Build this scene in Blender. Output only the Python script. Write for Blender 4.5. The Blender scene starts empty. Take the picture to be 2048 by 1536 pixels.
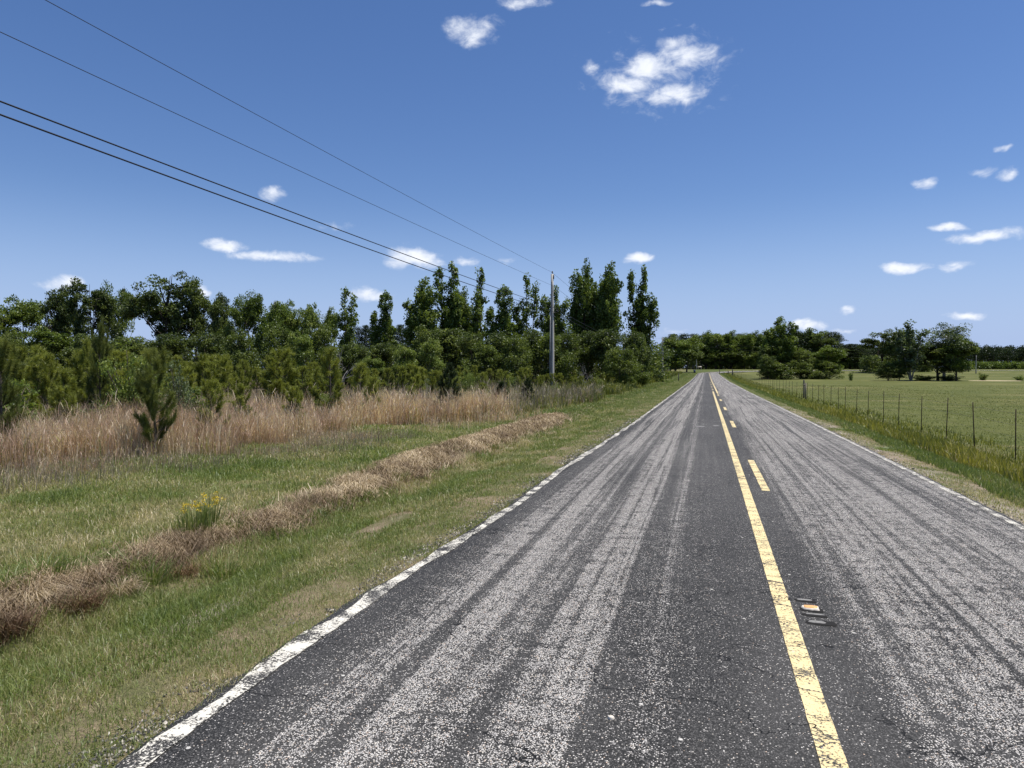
import bpy, math, random
import numpy as np
from mathutils import Vector

# ------------------------------------------------------------------ camera
TH = math.radians(15.3); PITCH = math.atan(33/1420); FPX = 1420.0; EYE = 1.75
scene = bpy.context.scene
col = scene.collection
cam_d = bpy.data.cameras.new('camera'); cam = bpy.data.objects.new('camera', cam_d); col.objects.link(cam)
cam_d.sensor_width = 36; cam_d.lens = FPX*36/2048; cam_d.clip_start = .05; cam_d.clip_end = 6000
cam.location = (0, 0, EYE); cam.rotation_euler = (math.pi/2-PITCH, 0, TH)
scene.camera = cam

# ------------------------------------------------------------------ light
SUN_EL, SUN_AZ = 70.0, 75.0        # azimuth measured clockwise from the road direction
sun_d = bpy.data.lights.new('sun', 'SUN'); sun = bpy.data.objects.new('sun', sun_d); col.objects.link(sun)
sun_d.energy = 4.9; sun_d.angle = math.radians(.5); sun_d.color = (1, .95, .86)
e, a = math.radians(SUN_EL), math.radians(SUN_AZ)
sdir = Vector((math.sin(a)*math.cos(e), math.cos(a)*math.cos(e), math.sin(e)))
sun.rotation_euler = sdir.to_track_quat('Z', 'Y').to_euler()
scene.view_settings.view_transform = 'Standard'; scene.view_settings.look = 'None'
scene.view_settings.exposure = .3; scene.view_settings.gamma = 1; scene.view_settings.use_curve_mapping = False
scene.cycles.max_bounces = 6; scene.cycles.transparent_max_bounces = 4
scene.cycles.diffuse_bounces = 3; scene.cycles.caustics_reflective = False; scene.cycles.caustics_refractive = False

_R = np.array([math.cos(TH), math.sin(TH), 0.]); _F = np.array([-math.sin(TH)*math.cos(PITCH), math.cos(TH)*math.cos(PITCH), -math.sin(PITCH)]); _U = np.cross(_R, _F)
def ray(px, py): return _F+_R*(px-1024)/FPX+_U*(768-py)/FPX

# ------------------------------------------------------------------ world: sky with small fair-weather clouds
w = bpy.data.worlds.new('World'); scene.world = w; w.use_nodes = True
nt = w.node_tree; N = nt.nodes; L = nt.links; N.clear()
def nd(t, **k):
    n = N.new(t)
    for q, v in k.items(): setattr(n, q, v)
    return n
def mth(op, x, y=None, z=None, clamp=False):
    n = N.new('ShaderNodeMath'); n.operation = op; n.use_clamp = clamp
    for i, v in enumerate((x, y, z)):
        if v is None: continue
        if hasattr(v, 'links') or hasattr(v, 'is_linked'): L.new(v, n.inputs[i])
        else: n.inputs[i].default_value = v
    return n.outputs[0]
out = nd('ShaderNodeOutputWorld'); bg = nd('ShaderNodeBackground'); sky = nd('ShaderNodeTexSky', sky_type='NISHITA')
sky.sun_disc = False; sky.sun_elevation = e; sky.sun_rotation = a
sky.air_density = 1.0; sky.dust_density = .25; sky.ozone_density = 3.5; sky.altitude = 60
SKY_STRENGTH = .087
tc = nd('ShaderNodeTexCoord'); sep = nd('ShaderNodeSeparateXYZ'); L.new(tc.outputs['Generated'], sep.inputs[0])
az = mth('ARCTAN2', sep.outputs[0], sep.outputs[1]); el = mth('ARCSINE', sep.outputs[2])
nz0 = nd('ShaderNodeTexNoise'); nz0.inputs['Scale'].default_value = 30; nz0.inputs['Detail'].default_value = 3; L.new(tc.outputs['Generated'], nz0.inputs['Vector'])
s0 = nd('ShaderNodeSeparateColor'); L.new(nz0.outputs['Color'], s0.inputs[0])
azw = mth('ADD', az, mth('MULTIPLY', mth('SUBTRACT', s0.outputs[0], .5), .035))
elw = mth('ADD', el, mth('MULTIPLY', mth('SUBTRACT', s0.outputs[1], .5), .02))
cmb = nd('ShaderNodeCombineXYZ'); L.new(azw, cmb.inputs[0]); L.new(elw, cmb.inputs[1])
CL = [(1302,136,60,32,1.15),(1252,166,54,22,1.05),(1340,190,48,24,1.15),(1390,116,50,26,.9),(1348,86,38,15,.7),(1320,150,105,58,.38),(945,60,48,28,.85),(1045,6,55,12,.7),(1180,136,18,13,.45),
 (548,388,28,15,.9),(452,489,46,13,1),(545,513,82,11,.95),(826,516,60,22,1.25),(127,568,46,17,1.15),(738,589,46,15,1.1),(1281,516,28,11,1.1),(1802,535,44,12,1.15),
 (1892,457,36,9,.95),(1965,473,76,14,1.05),(1910,531,38,9,.75),(2011,296,22,8,.8),(2012,350,20,12,.7),(1963,344,26,7,.5),(1850,368,18,10,.6),(1697,620,18,8,.9),
 (1612,651,38,13,1.1),(1938,633,38,8,.9),(675,450,26,7,.25),(940,523,22,9,.6),(408,585,16,12,.8),(1012,521,14,6,.4),(1320,2,30,5,.4),(1345,665,26,5,.3),(1690,661,24,5,.5)]
acc = None
for cx, cy, hw, hh, dn in CL:
    d = ray(cx, cy); d = d/np.linalg.norm(d)
    dx = ray(cx+hw, cy); dx = dx/np.linalg.norm(dx); dy = ray(cx, cy-hh); dy = dy/np.linalg.norm(dy)
    wa = abs(math.atan2(dx[0], dx[1])-math.atan2(d[0], d[1])); wh = abs(math.asin(dy[2])-math.asin(d[2]))
    v1 = nd('ShaderNodeVectorMath', operation='SUBTRACT'); L.new(cmb.outputs[0], v1.inputs[0]); v1.inputs[1].default_value = (math.atan2(d[0], d[1]), math.asin(d[2]), 0)
    v2 = nd('ShaderNodeVectorMath', operation='MULTIPLY'); L.new(v1.outputs[0], v2.inputs[0]); v2.inputs[1].default_value = (0.86/wa, 0.86/wh, 0)
    v3 = nd('ShaderNodeVectorMath', operation='LENGTH'); L.new(v2.outputs[0], v3.inputs[0])
    q = mth('MULTIPLY', mth('SUBTRACT', 1, mth('POWER', v3.outputs['Value'], 1.6)), dn)
    acc = q if acc is None else mth('MAXIMUM', acc, q)
acc = mth('MAXIMUM', acc, -1.0)
mp = nd('ShaderNodeMapping'); mp.inputs['Scale'].default_value = (1, 1, 1.7); L.new(tc.outputs['Generated'], mp.inputs['Vector'])
nz = nd('ShaderNodeTexNoise'); nz.inputs['Scale'].default_value = 34; nz.inputs['Detail'].default_value = 9; nz.inputs['Roughness'].default_value = .62; nz.inputs['Distortion'].default_value = .35
L.new(mp.outputs[0], nz.inputs['Vector'])
cv = mth('ADD', acc, mth('MULTIPLY', mth('SUBTRACT', nz.outputs['Fac'], .46), 2.4))
mr = nd('ShaderNodeMapRange', interpolation_type='SMOOTHSTEP'); L.new(cv, mr.inputs['Value'])
mr.inputs['From Min'].default_value = -.05; mr.inputs['From Max'].default_value = 1.25; mr.inputs['To Max'].default_value = .93
cc = nd('ShaderNodeMix', data_type='RGBA'); L.new(mth('MULTIPLY', cv, .6, clamp=True), cc.inputs[0])
cc.inputs[6].default_value = (6.8, 7.5, 9.0, 1); cc.inputs[7].default_value = (10.3, 10.5, 10.9, 1)
hs = nd('ShaderNodeHueSaturation'); L.new(sky.outputs[0], hs.inputs['Color']); hs.inputs['Saturation'].default_value = 1.17; hs.inputs['Value'].default_value = 1
mx = nd('ShaderNodeMix', data_type='RGBA'); L.new(mr.outputs[0], mx.inputs[0]); tn = nd('ShaderNodeMix', data_type='RGBA', blend_type='MULTIPLY'); tn.inputs[0].default_value = 1; L.new(hs.outputs[0], tn.inputs[6]); tn.inputs[7].default_value = (1.06, .965, 1.08, 1); hz_ = nd('ShaderNodeMix', data_type='RGBA'); hw = nd('ShaderNodeMapRange', interpolation_type='SMOOTHSTEP'); L.new(el, hw.inputs['Value']); hw.inputs['From Min'].default_value = .24; hw.inputs['From Max'].default_value = -.02; hw.inputs['To Max'].default_value = .9; L.new(hw.outputs[0], hz_.inputs[0]); L.new(tn.outputs[2], hz_.inputs[6]); hz_.inputs[7].default_value = (3.5, 4.85, 8.0, 1); L.new(hz_.outputs[2], mx.inputs[6]); L.new(cc.outputs[2], mx.inputs[7])
L.new(mx.outputs[2], bg.inputs['Color']); bg.inputs['Strength'].default_value = SKY_STRENGTH
L.new(bg.outputs[0], out.inputs[0])
w.cycles.sampling_method = 'MANUAL'; w.cycles.sample_map_resolution = 512

# ------------------------------------------------------------------ helpers
rng = np.random.default_rng(11)
def vnoise(x, y, s, seed=0):
    x = np.asarray(x, float)*s+seed*17.3; y = np.asarray(y, float)*s+seed*9.1
    xi = np.floor(x); yi = np.floor(y); fx = x-xi; fy = y-yi; fx = fx*fx*(3-2*fx); fy = fy*fy*(3-2*fy)
    def h(i, j):
        v = np.sin(i*127.1+j*311.7+seed*74.7)*43758.5453
        return v-np.floor(v)
    return (h(xi, yi)*(1-fx)+h(xi+1, yi)*fx)*(1-fy)+(h(xi, yi+1)*(1-fx)+h(xi+1, yi+1)*fx)*fy
def fbm(x, y, s, seed=0, o=3):
    t = 0; am = .5; tot = 0
    for k in range(o): t = t+am*vnoise(x, y, s*2**k, seed+k); tot += am; am *= .5
    return t/tot
def base_z(y):
    return np.interp(y, [-40, 10, 25, 60, 115, 170, 225, 245, 275, 420, 900, 3000], [0, 0, -.06, -.25, -.4, -.28, -.05, .28, .8, 1.0, 1.0, 1.0])
def road_x_left(y): return np.interp(y, [0, 2.5, 4, 6, 8.5, 12, 18, 25, 60, 300], [-2.42, -2.44, -2.5, -2.46, -2.35, -2.42, -2.33, -2.28, -2.4, -2.4])
def terr(x, y):
    x = np.asarray(x, float); y = np.asarray(y, float)
    z = base_z(y)
    dl = np.interp(y, [0, 26, 34, 60, 300], [1, 1, .35, .25, .2])      # the ditch and its bank fade with distance
    cut = np.interp(-x, [-3, 2.4, 3.0, 3.9, 4.35, 4.7, 5.05, 5.45, 6.1, 7, 14, 60], [0, -.03, -.05, -.16, -.30, -.31, -.16, -.07, -.09, -.12, -.14, -.05])
    bank = np.exp(-((x+5.35)/.42)**2)*(fbm(x, y, 1.6, 5)-.2)*np.interp(y, [0, 10, 15, 25, 28], [.08, .08, .15, .15, 0])
    rt = np.interp(x, [3.3, 3.5, 4.4, 5.6, 6.5, 9, 20, 80], [-.06, -.07, -.15, -.42, -.45, -.42, -.36, -.3])*np.interp(y, [0, 150, 225, 260], [1, 1, .4, 0])
    z = z+np.where(x < 0, cut*dl+bank, rt)
    far = np.clip((np.abs(x)-2.9)/2, 0, 1)
    return z+far*(fbm(x, y, .45, 2)-.5)*.07+np.clip(far*1.4-.2, 0, 1)*(fbm(x, y, 2.2, 3)-.5)*.05*(y < 60)
def tz(x, y): return float(terr(x, y))
def at(px, depth):                         # a point at a given distance ahead, in metres
    r = (px-1024)/FPX*depth
    x = -math.sin(TH)*depth+math.cos(TH)*r; y = math.cos(TH)*depth+math.sin(TH)*r
    return x, y
def hit(px, py):                           # where the ground lies along a line of sight
    d = ray(px, py); t = 1.0
    while t < 900:
        p = d*t
        if EYE+p[2] <= tz(p[0], p[1]): break
        t *= 1.01
    return p[0], p[1], t
def hgt(depth, top): return EYE+(735-top)*depth/FPX

def tag(o, label=None, cat=None, group=None, kind=None):
    if label: o['label'] = label
    if cat: o['category'] = cat
    if group: o['group'] = group
    if kind: o['kind'] = kind
    return o
def link(name, data, parent=None):
    o = bpy.data.objects.new(name, data); col.objects.link(o)
    if parent: o.parent = parent
    return o
def thing(name, loc, label, cat, group=None, rz=0, scale=(1, 1, 1)):
    o = link(name, None); o.location = loc; o.rotation_euler = (0, 0, rz); o.scale = scale; o.empty_display_size = .2
    return tag(o, label, cat, group)
class Geo:
    def __init__(s): s.v = []; s.q = []; s.t = []; s.a = []; s.n = 0; s.uv = []
    def add(s, V, Q=None, T=None, A=0.5):
        V = np.asarray(V, float).reshape(-1, 3)
        if Q is not None: s.q.append(np.asarray(Q, int).reshape(-1, 4)+s.n)
        if T is not None: s.t.append(np.asarray(T, int).reshape(-1, 3)+s.n)
        s.v.append(V); s.a.append(np.broadcast_to(np.asarray(A, float), (len(V),))); s.n += len(V)
    def mesh(s, name, mat, smooth=False, uv=None):
        V = np.concatenate(s.v); A = np.concatenate(s.a)
        Q = np.concatenate(s.q) if s.q else np.zeros((0, 4), int); T = np.concatenate(s.t) if s.t else np.zeros((0, 3), int)
        me = bpy.data.meshes.new(name); me.vertices.add(len(V)); me.vertices.foreach_set('co', V.astype(np.float32).ravel())
        li = np.concatenate([Q.ravel(), T.ravel()]).astype(np.int32); nq, ntr = len(Q), len(T)
        me.loops.add(len(li)); me.loops.foreach_set('vertex_index', li)
        st = np.concatenate([np.arange(nq)*4, nq*4+np.arange(ntr)*3]).astype(np.int32)
        me.polygons.add(nq+ntr); me.polygons.foreach_set('loop_start', st)
        if smooth: me.polygons.foreach_set('use_smooth', np.ones(nq+ntr, bool))
        at_ = me.attributes.new('tint', 'FLOAT', 'POINT'); at_.data.foreach_set('value', A.astype(np.float32))
        if uv is not None:
            ul = me.uv_layers.new(name='UVMap'); ul.data.foreach_set('uv', np.asarray(uv, np.float32)[li].ravel())
        me.update(calc_edges=True); me.validate()
        me.materials.append(mat); return me
def tube(g, pts, rad, sides=6, A=.5, cap=True):
    P = np.asarray(pts, float); n = len(P); rad = np.broadcast_to(rad, (n,))
    T = np.gradient(P, axis=0); T /= np.linalg.norm(T, axis=1)[:, None]+1e-9
    ref = np.array([0, 0, 1.]) if abs(T[:, 2]).mean() < .8 else np.array([1., 0, 0])
    X = np.cross(T, ref); X /= np.linalg.norm(X, axis=1)[:, None]+1e-9; Y = np.cross(T, X)
    an = np.arange(sides)*2*math.pi/sides
    V = P[:, None]+rad[:, None, None]*(np.cos(an)[None, :, None]*X[:, None]+np.sin(an)[None, :, None]*Y[:, None])
    i = np.arange(n-1)[:, None]*sides; j = np.arange(sides)[None]; k = (j+1) % sides
    Q = np.stack([i+j, i+k, i+sides+k, i+sides+j], -1).reshape(-1, 4)
    Tn = None
    if cap:
        b = (n-1)*sides
        Tn = [[b, b+q, b+q+1] for q in range(1, sides-1)]+[[0, q+1, q] for q in range(1, sides-1)]
    g.add(V.reshape(-1, 3), Q, Tn, A)
def box(g, c, s, A=.5, rz=0):
    x, y, z = s[0]/2, s[1]/2, s[2]/2
    V = np.array([(-x, -y, -z), (x, -y, -z), (x, y, -z), (-x, y, -z), (-x, -y, z), (x, -y, z), (x, y, z), (-x, y, z)])
    cr, sr = math.cos(rz), math.sin(rz); V = V@np.array([[cr, sr, 0], [-sr, cr, 0], [0, 0, 1]])+np.array(c)
    g.add(V, [(0, 3, 2, 1), (4, 5, 6, 7), (0, 1, 5, 4), (1, 2, 6, 5), (2, 3, 7, 6), (3, 0, 4, 7)], None, A)
def unit(v): return v/(np.linalg.norm(v, axis=-1, keepdims=True)+1e-9)
def leaves(g, C, n, spread, ln, wd, r, tint=None, up=.0, flat=.7):
    C = np.repeat(np.asarray(C, float).reshape(-1, 3), n, 0); m = len(C)
    sp = np.repeat(np.broadcast_to(np.asarray(spread, float).reshape(-1, 1) if np.ndim(spread) == 1 else spread, (m//n, 3)), n, 0)
    P = C+unit(r.normal(size=(m, 3)))*(r.uniform(.05, 1, (m, 1))**.45)*1.75*sp*np.array([1, 1, flat])
    a_ = unit(r.normal(size=(m, 3))); nn = unit(r.normal(size=(m, 3))+np.array([0, 0, up])); b_ = unit(np.cross(nn, a_)); a_ = unit(np.cross(b_, nn))
    s_ = r.uniform(.6, 1.25, (m, 1)); l_ = a_*ln*s_/2; w_ = b_*wd*s_/2
    V = np.stack([P-l_, P+w_-l_*.1, P+l_, P-w_-l_*.1], 1).reshape(-1, 3)
    t = r.uniform(0, 1, m) if tint is None else np.clip(np.repeat(tint, n)+r.normal(0, .16, m), 0, 1)
    g.add(V, np.arange(m*4).reshape(-1, 4), None, np.repeat(t, 4))
def blades(g, P, h, wd, lean, tint, r, az_=None):
    n = len(P)
    if n == 0: return
    h = np.broadcast_to(h, (n,)); wd = np.broadcast_to(wd, (n,)); lean = np.broadcast_to(lean, (n,)); tint = np.broadcast_to(tint, (n,))
    fa = r.uniform(0, 2*math.pi, n); la = r.uniform(0, 2*math.pi, n) if az_ is None else az_
    W = np.stack([np.cos(fa), np.sin(fa), 0*fa], 1)*wd[:, None]/2
    D = np.stack([np.cos(la), np.sin(la), 0*la], 1)
    M = P+D*(h*lean*.35)[:, None]+np.array([0, 0, 1])*(h*.58)[:, None]
    T = P+D*(h*lean)[:, None]+np.array([0, 0, 1])*(h*np.clip(1-lean*lean*.45, .15, 1))[:, None]
    V = np.stack([P-W, P+W, M-W*.8, M+W*.8, T], 1).reshape(-1, 3)
    b = np.arange(n)[:, None]*5
    g.add(V, b+np.array([[0, 1, 3, 2]]), b+np.array([[2, 3, 4]]), np.repeat(tint, 5))

# ------------------------------------------------------------------ materials
def newmat(name):
    m = bpy.data.materials.new(name); m.use_nodes = True; t = m.node_tree; t.nodes.clear(); return m, t
class MB:
    def __init__(s, name): s.m, s.t = newmat(name); s.N = s.t.nodes; s.L = s.t.links
    def n(s, t, **k):
        x = s.N.new(t)
        for q, v in k.items(): setattr(x, q, v)
        return x
    def set(s, sock, v):
        if isinstance(v, bpy.types.NodeSocket): s.L.new(v, sock)
        else: sock.default_value = v
    def math(s, op, x, y=None, z=None, clamp=False):
        n = s.n('ShaderNodeMath', operation=op, use_clamp=clamp)
        for i, v in enumerate((x, y, z)):
            if v is not None: s.set(n.inputs[i], v)
        return n.outputs[0]
    def noise(s, vec, scale, detail=3, rough=.55, dist=0, out='Fac'):
        n = s.n('ShaderNodeTexNoise'); s.set(n.inputs['Vector'], vec); n.inputs['Scale'].default_value = scale
        n.inputs['Detail'].default_value = detail; n.inputs['Roughness'].default_value = rough; n.inputs['Distortion'].default_value = dist
        return n.outputs[out]
    def mapv(s, vec, scale=(1, 1, 1), loc=(0, 0, 0)):
        n = s.n('ShaderNodeMapping'); s.set(n.inputs['Vector'], vec); n.inputs['Scale'].default_value = scale; n.inputs['Location'].default_value = loc; return n.outputs[0]
    def ramp(s, f, stops, interp='LINEAR'):
        n = s.n('ShaderNodeValToRGB'); s.set(n.inputs[0], f); cr = n.color_ramp; cr.interpolation = interp
        while len(cr.elements) > 1: cr.elements.remove(cr.elements[-1])
        for i, (p, c) in enumerate(stops):
            if not hasattr(c, '__len__'): c = (c, c, c)
            el_ = cr.elements[0] if i == 0 else cr.elements.new(p)
            el_.position = p; el_.color = (*c, 1)
        return n.outputs[0]
    def mix(s, f, x, y, blend='MIX'):
        n = s.n('ShaderNodeMix', data_type='RGBA', blend_type=blend); s.set(n.inputs[0], f)
        for i, v in ((6, x), (7, y)):
            if isinstance(v, tuple) and len(v) == 3: v = (*v, 1)
            s.set(n.inputs[i], v)
        return n.outputs[2]
    def rng(s, v, a0, a1, b0=0, b1=1, smooth=True):
        n = s.n('ShaderNodeMapRange', interpolation_type='SMOOTHSTEP' if smooth else 'LINEAR'); s.set(n.inputs['Value'], v)
        for q, x in (('From Min', a0), ('From Max', a1), ('To Min', b0), ('To Max', b1)): n.inputs[q].default_value = x
        return n.outputs[0]
    def bump(s, h, strength, dist):
        n = s.n('ShaderNodeBump'); s.set(n.inputs['Height'], h); n.inputs['Strength'].default_value = strength; n.inputs['Distance'].default_value = dist; return n.outputs[0]
    def principled(s, color, rough=.9, normal=None, spec=.2, metal=0):
        p = s.n('ShaderNodeBsdfPrincipled'); s.set(p.inputs['Base Color'], (*color, 1) if isinstance(color, tuple) and len(color) == 3 else color)
        s.set(p.inputs['Roughness'], rough); p.inputs['Specular IOR Level'].default_value = spec; p.inputs['Metallic'].default_value = metal
        if normal is not None: s.L.new(normal, p.inputs['Normal'])
        o = s.n('ShaderNodeOutputMaterial'); s.L.new(p.outputs[0], o.inputs[0]); return p
    def obj(s): return s.n('ShaderNodeTexCoord').outputs['Object']
    def gen(s, n='Generated'): return s.n('ShaderNodeTexCoord').outputs[n]

def leafmat(name, stops, trans=.36, gloss=.02, rnd=.25):
    b = MB(name); at_ = b.n('ShaderNodeAttribute', attribute_name='tint'); oi = b.n('ShaderNodeObjectInfo')
    f = b.math('ADD', at_.outputs['Fac'], b.math('MULTIPLY', b.math('SUBTRACT', oi.outputs['Random'], .5), rnd), clamp=True)
    c = b.ramp(f, stops)
    d = b.n('ShaderNodeBsdfDiffuse'); b.L.new(c, d.inputs['Color']); tr = b.n('ShaderNodeBsdfTranslucent')
    c2 = b.mix(1.0, c, (1.25, 1.3, .7), 'MULTIPLY'); b.L.new(c2, tr.inputs['Color'])
    m1 = b.n('ShaderNodeMixShader'); m1.inputs[0].default_value = trans; b.L.new(d.outputs[0], m1.inputs[1]); b.L.new(tr.outputs[0], m1.inputs[2])
    gl = b.n('ShaderNodeBsdfGlossy'); gl.inputs['Roughness'].default_value = .45; gl.inputs['Color'].default_value = (.9, .95, 1, 1)
    m2 = b.n('ShaderNodeMixShader'); m2.inputs[0].default_value = gloss; b.L.new(m1.outputs[0], m2.inputs[1]); b.L.new(gl.outputs[0], m2.inputs[2])
    o = b.n('ShaderNodeOutputMaterial'); b.L.new(m2.outputs[0], o.inputs[0]); return b.m
LEAF = leafmat('leaf_mid', [(0, (.042, .068, .014)), (.5, (.115, .160, .028)), (1, (.21, .26, .055))])
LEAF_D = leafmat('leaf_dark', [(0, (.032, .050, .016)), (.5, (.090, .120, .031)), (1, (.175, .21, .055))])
LEAF_L = leafmat('leaf_light', [(0, (.085, .125, .022)), (.5, (.165, .215, .045)), (1, (.26, .30, .08))])
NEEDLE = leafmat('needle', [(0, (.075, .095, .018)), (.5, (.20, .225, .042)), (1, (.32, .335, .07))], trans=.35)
NEEDLE_M = leafmat('needle_deep', [(0, (.035, .048, .014)), (.5, (.105, .130, .030)), (1, (.23, .25, .055))], trans=.25)
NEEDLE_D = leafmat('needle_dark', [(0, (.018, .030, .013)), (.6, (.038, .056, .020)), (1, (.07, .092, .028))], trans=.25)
SILVER = leafmat('leaf_silver', [(0, (.045, .065, .025)), (.5, (.10, .135, .055)), (1, (.20, .24, .12))], gloss=.03)
GRASS = leafmat('grass_blade', [(0, (.11, .155, .036)), (.35, (.185, .235, .058)), (.6, (.25, .255, .10)), (.8, (.38, .33, .18)), (1, (.58, .49, .32))], trans=.35, gloss=.03, rnd=0)
SEDGE = leafmat('broomsedge_stem', [(0, (.29, .185, .135)), (.4, (.50, .335, .255)), (.75, (.66, .49, .38)), (1, (.80, .69, .53))], trans=.4, gloss=.02, rnd=0)
TWIGGY = leafmat('dry_weed', [(0, (.15, .115, .09)), (.5, (.30, .245, .19)), (1, (.48, .41, .33))], trans=.3, gloss=.02, rnd=0)
OLIVE = leafmat('olive_weed', [(0, (.10, .125, .024)), (.4, (.19, .20, .034)), (.75, (.31, .29, .05)), (1, (.46, .40, .15))], trans=.3, gloss=.03, rnd=0)
STRAW = leafmat('straw', [(0, (.12, .085, .055)), (.4, (.27, .20, .13)), (.75, (.42, .33, .215)), (1, (.58, .48, .34))], trans=.12, gloss=.02, rnd=0)
RUST = leafmat('rusty_grass', [(0, (.045, .026, .018)), (.5, (.14, .080, .048)), (1, (.34, .23, .14))], trans=.12, gloss=.02, rnd=0)
YELLOW = leafmat('yellow_flower', [(0, (.50, .34, .02)), (1, (.75, .58, .05))], trans=.2, gloss=.02, rnd=0)
PASTURE = leafmat('pasture_blade', [(0, (.13, .15, .038)), (.5, (.19, .21, .06)), (.85, (.26, .26, .09)), (1, (.36, .32, .18))], trans=.25, gloss=.03, rnd=0)

def bark(name, c0, c1, scale=8):
    b = MB(name); v = b.mapv(b.obj(), (1, 1, .25)); f = b.noise(v, scale, 5, .7)
    b.principled(b.ramp(f, [(.3, c0), (.7, c1)]), .95, b.bump(f, .6, .02)); return b.m
LEAF_M = leafmat('leaf_medium', [(0, (.038, .060, .014)), (.5, (.105, .140, .030)), (1, (.20, .235, .055))])
BARK = bark('bark', (.045, .036, .028), (.15, .125, .10)); BARK_P = bark('bark_pale', (.16, .15, .135), (.42, .40, .37)); BARK_D = bark('bark_dark', (.02, .016, .012), (.07, .055, .042))

# ---- road
def road_mat(name, paint=None):
    b = MB(name); uv = b.n('ShaderNodeUVMap').outputs[0]
    sp = b.n('ShaderNodeSeparateXYZ'); b.L.new(uv, sp.inputs[0]); u, v = sp.outputs[0], sp.outputs[1]
    cmb_ = b.n('ShaderNodeCombineXYZ'); b.L.new(v, cmb_.inputs[1])
    wob = b.math('MULTIPLY', b.math('SUBTRACT', b.noise(cmb_.outputs[0], .05, 2, .5), .5), .25)
    wob2 = b.math('MULTIPLY', b.math('SUBTRACT', b.noise(b.mapv(uv, (1.5, .10, 1)), 1.2, 3, .6), .5), .10)
    uu = b.math('ADD', b.math('ADD', u, wob), wob2)
    pos = b.math('DIVIDE', b.math('ADD', uu, 3.0), 7.0)
    def P(x): return (x+3)/7
    st = [(-2.5,.06),(-2.10,.08),(-1.98,.5),(-1.80,.58),(-1.73,.12),(-1.64,.74),(-1.46,.80),(-1.36,.14),(-1.24,.36),(-1.12,.08),(-.98,.72),(-.70,.76),(-.58,.08),(-.42,.10),(-.32,.36),(-.20,.06),(.3,.03),(.85,.04),
          (1.0,.34),(1.2,.50),(1.38,.60),(1.75,.64),(1.95,.55),(2.14,.62),(2.26,.58),(2.33,.12),(2.41,.52),(2.75,.55),(2.92,.32),(3.15,.5),(3.4,.4)]
    # the bands of exposed stone run along the lanes; two ramps because one holds 32 stops
    dens = b.ramp(pos, [(P(x), q) for x, q in st])
    n_l = b.noise(b.mapv(uv, (5.2, .05, 1)), 2.2, 5, .68); n_b = b.noise(b.mapv(uv, (.8, .25, 1), (7, 3, 0)), .8, 4, .6); n_f = b.noise(uv, 6.5, 4, .7); n_x = b.noise(b.mapv(uv, (1.2, 4, 1)), 2.2, 4, .65)
    dn = b.math('MULTIPLY', dens, b.rng(n_l, .33, .62, .15, 1.9))
    dn = b.math('MULTIPLY', dn, b.rng(b.noise(b.mapv(uv, (9, .07, 1), (3, 5, 0)), 1.6, 4, .7), .34, .64, .45, 1.4)); dn = b.math('MULTIPLY', dn, b.rng(n_b, .25, .7, .7, 1.2))
    dn = b.math('MULTIPLY', dn, b.rng(n_f, .32, .60, .25, 1.35)); dn = b.math('MULTIPLY', dn, b.rng(n_x, .3, .65, .6, 1.2))
    dn = b.math('ADD', b.math('MULTIPLY', dn, 1.25), .05)
    vo = b.n('ShaderNodeTexVoronoi'); vo.inputs['Scale'].default_value = 125; b.L.new(uv, vo.inputs['Vector'])
    vc = b.n('ShaderNodeSeparateColor'); b.L.new(vo.outputs['Color'], vc.inputs[0])
    on = b.rng(b.math('SUBTRACT', dn, vc.outputs[0]), -.03, .06)
    shape = b.rng(vo.outputs['Distance'], .62, .38)
    stone = b.math('MULTIPLY', on, shape)
    vo2 = b.n('ShaderNodeTexVoronoi'); vo2.inputs['Scale'].default_value = 19; b.L.new(uv, vo2.inputs['Vector'])
    v2c = b.n('ShaderNodeSeparateColor'); b.L.new(vo2.outputs['Color'], v2c.inputs[0])
    big = b.math('MULTIPLY', b.math('GREATER_THAN', v2c.outputs[0], .985), b.rng(vo2.outputs['Distance'], .24, .18))
    binder = b.mix(b.math('MULTIPLY', shape, vc.outputs[1]), (.012, .012, .0115), (.125, .121, .116))
    binder = b.mix(b.rng(n_b, .3, .7), binder, b.mix(.5, binder, (.085, .082, .078)))
    sc = b.ramp(vc.outputs[1], [(0, (.28, .265, .25)), (.45, (.50, .475, .45)), (.8, (.68, .65, .60)), (.93, (.70, .65, .56)), (1, (.55, .40, .30))])
    c = b.mix(stone, binder, sc); c = b.mix(big, c, (.55, .53, .49))
    # cracks
    wv = b.n('ShaderNodeVectorMath', operation='ADD'); b.L.new(b.mapv(uv, (1.0, 1.7, 1)), wv.inputs[0])
    sc_ = b.n('ShaderNodeVectorMath', operation='SCALE'); b.L.new(b.noise(uv, 2.3, 4, .6, out='Color'), sc_.inputs[0]); sc_.inputs['Scale'].default_value = .7; b.L.new(sc_.outputs[0], wv.inputs[1])
    ve = b.n('ShaderNodeTexVoronoi', feature='DISTANCE_TO_EDGE'); ve.inputs['Scale'].default_value = .62; b.L.new(wv.outputs[0], ve.inputs['Vector'])
    cr = b.math('MULTIPLY', b.rng(ve.outputs['Distance'], .0042, .0012), b.rng(b.noise(uv, .9, 3), .38, .5))
    h = b.math('ADD', b.math('MULTIPLY', stone, b.math('ADD', .6, vc.outputs[2])), b.math('MULTIPLY', b.noise(uv, 160, 2), .7))
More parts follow.
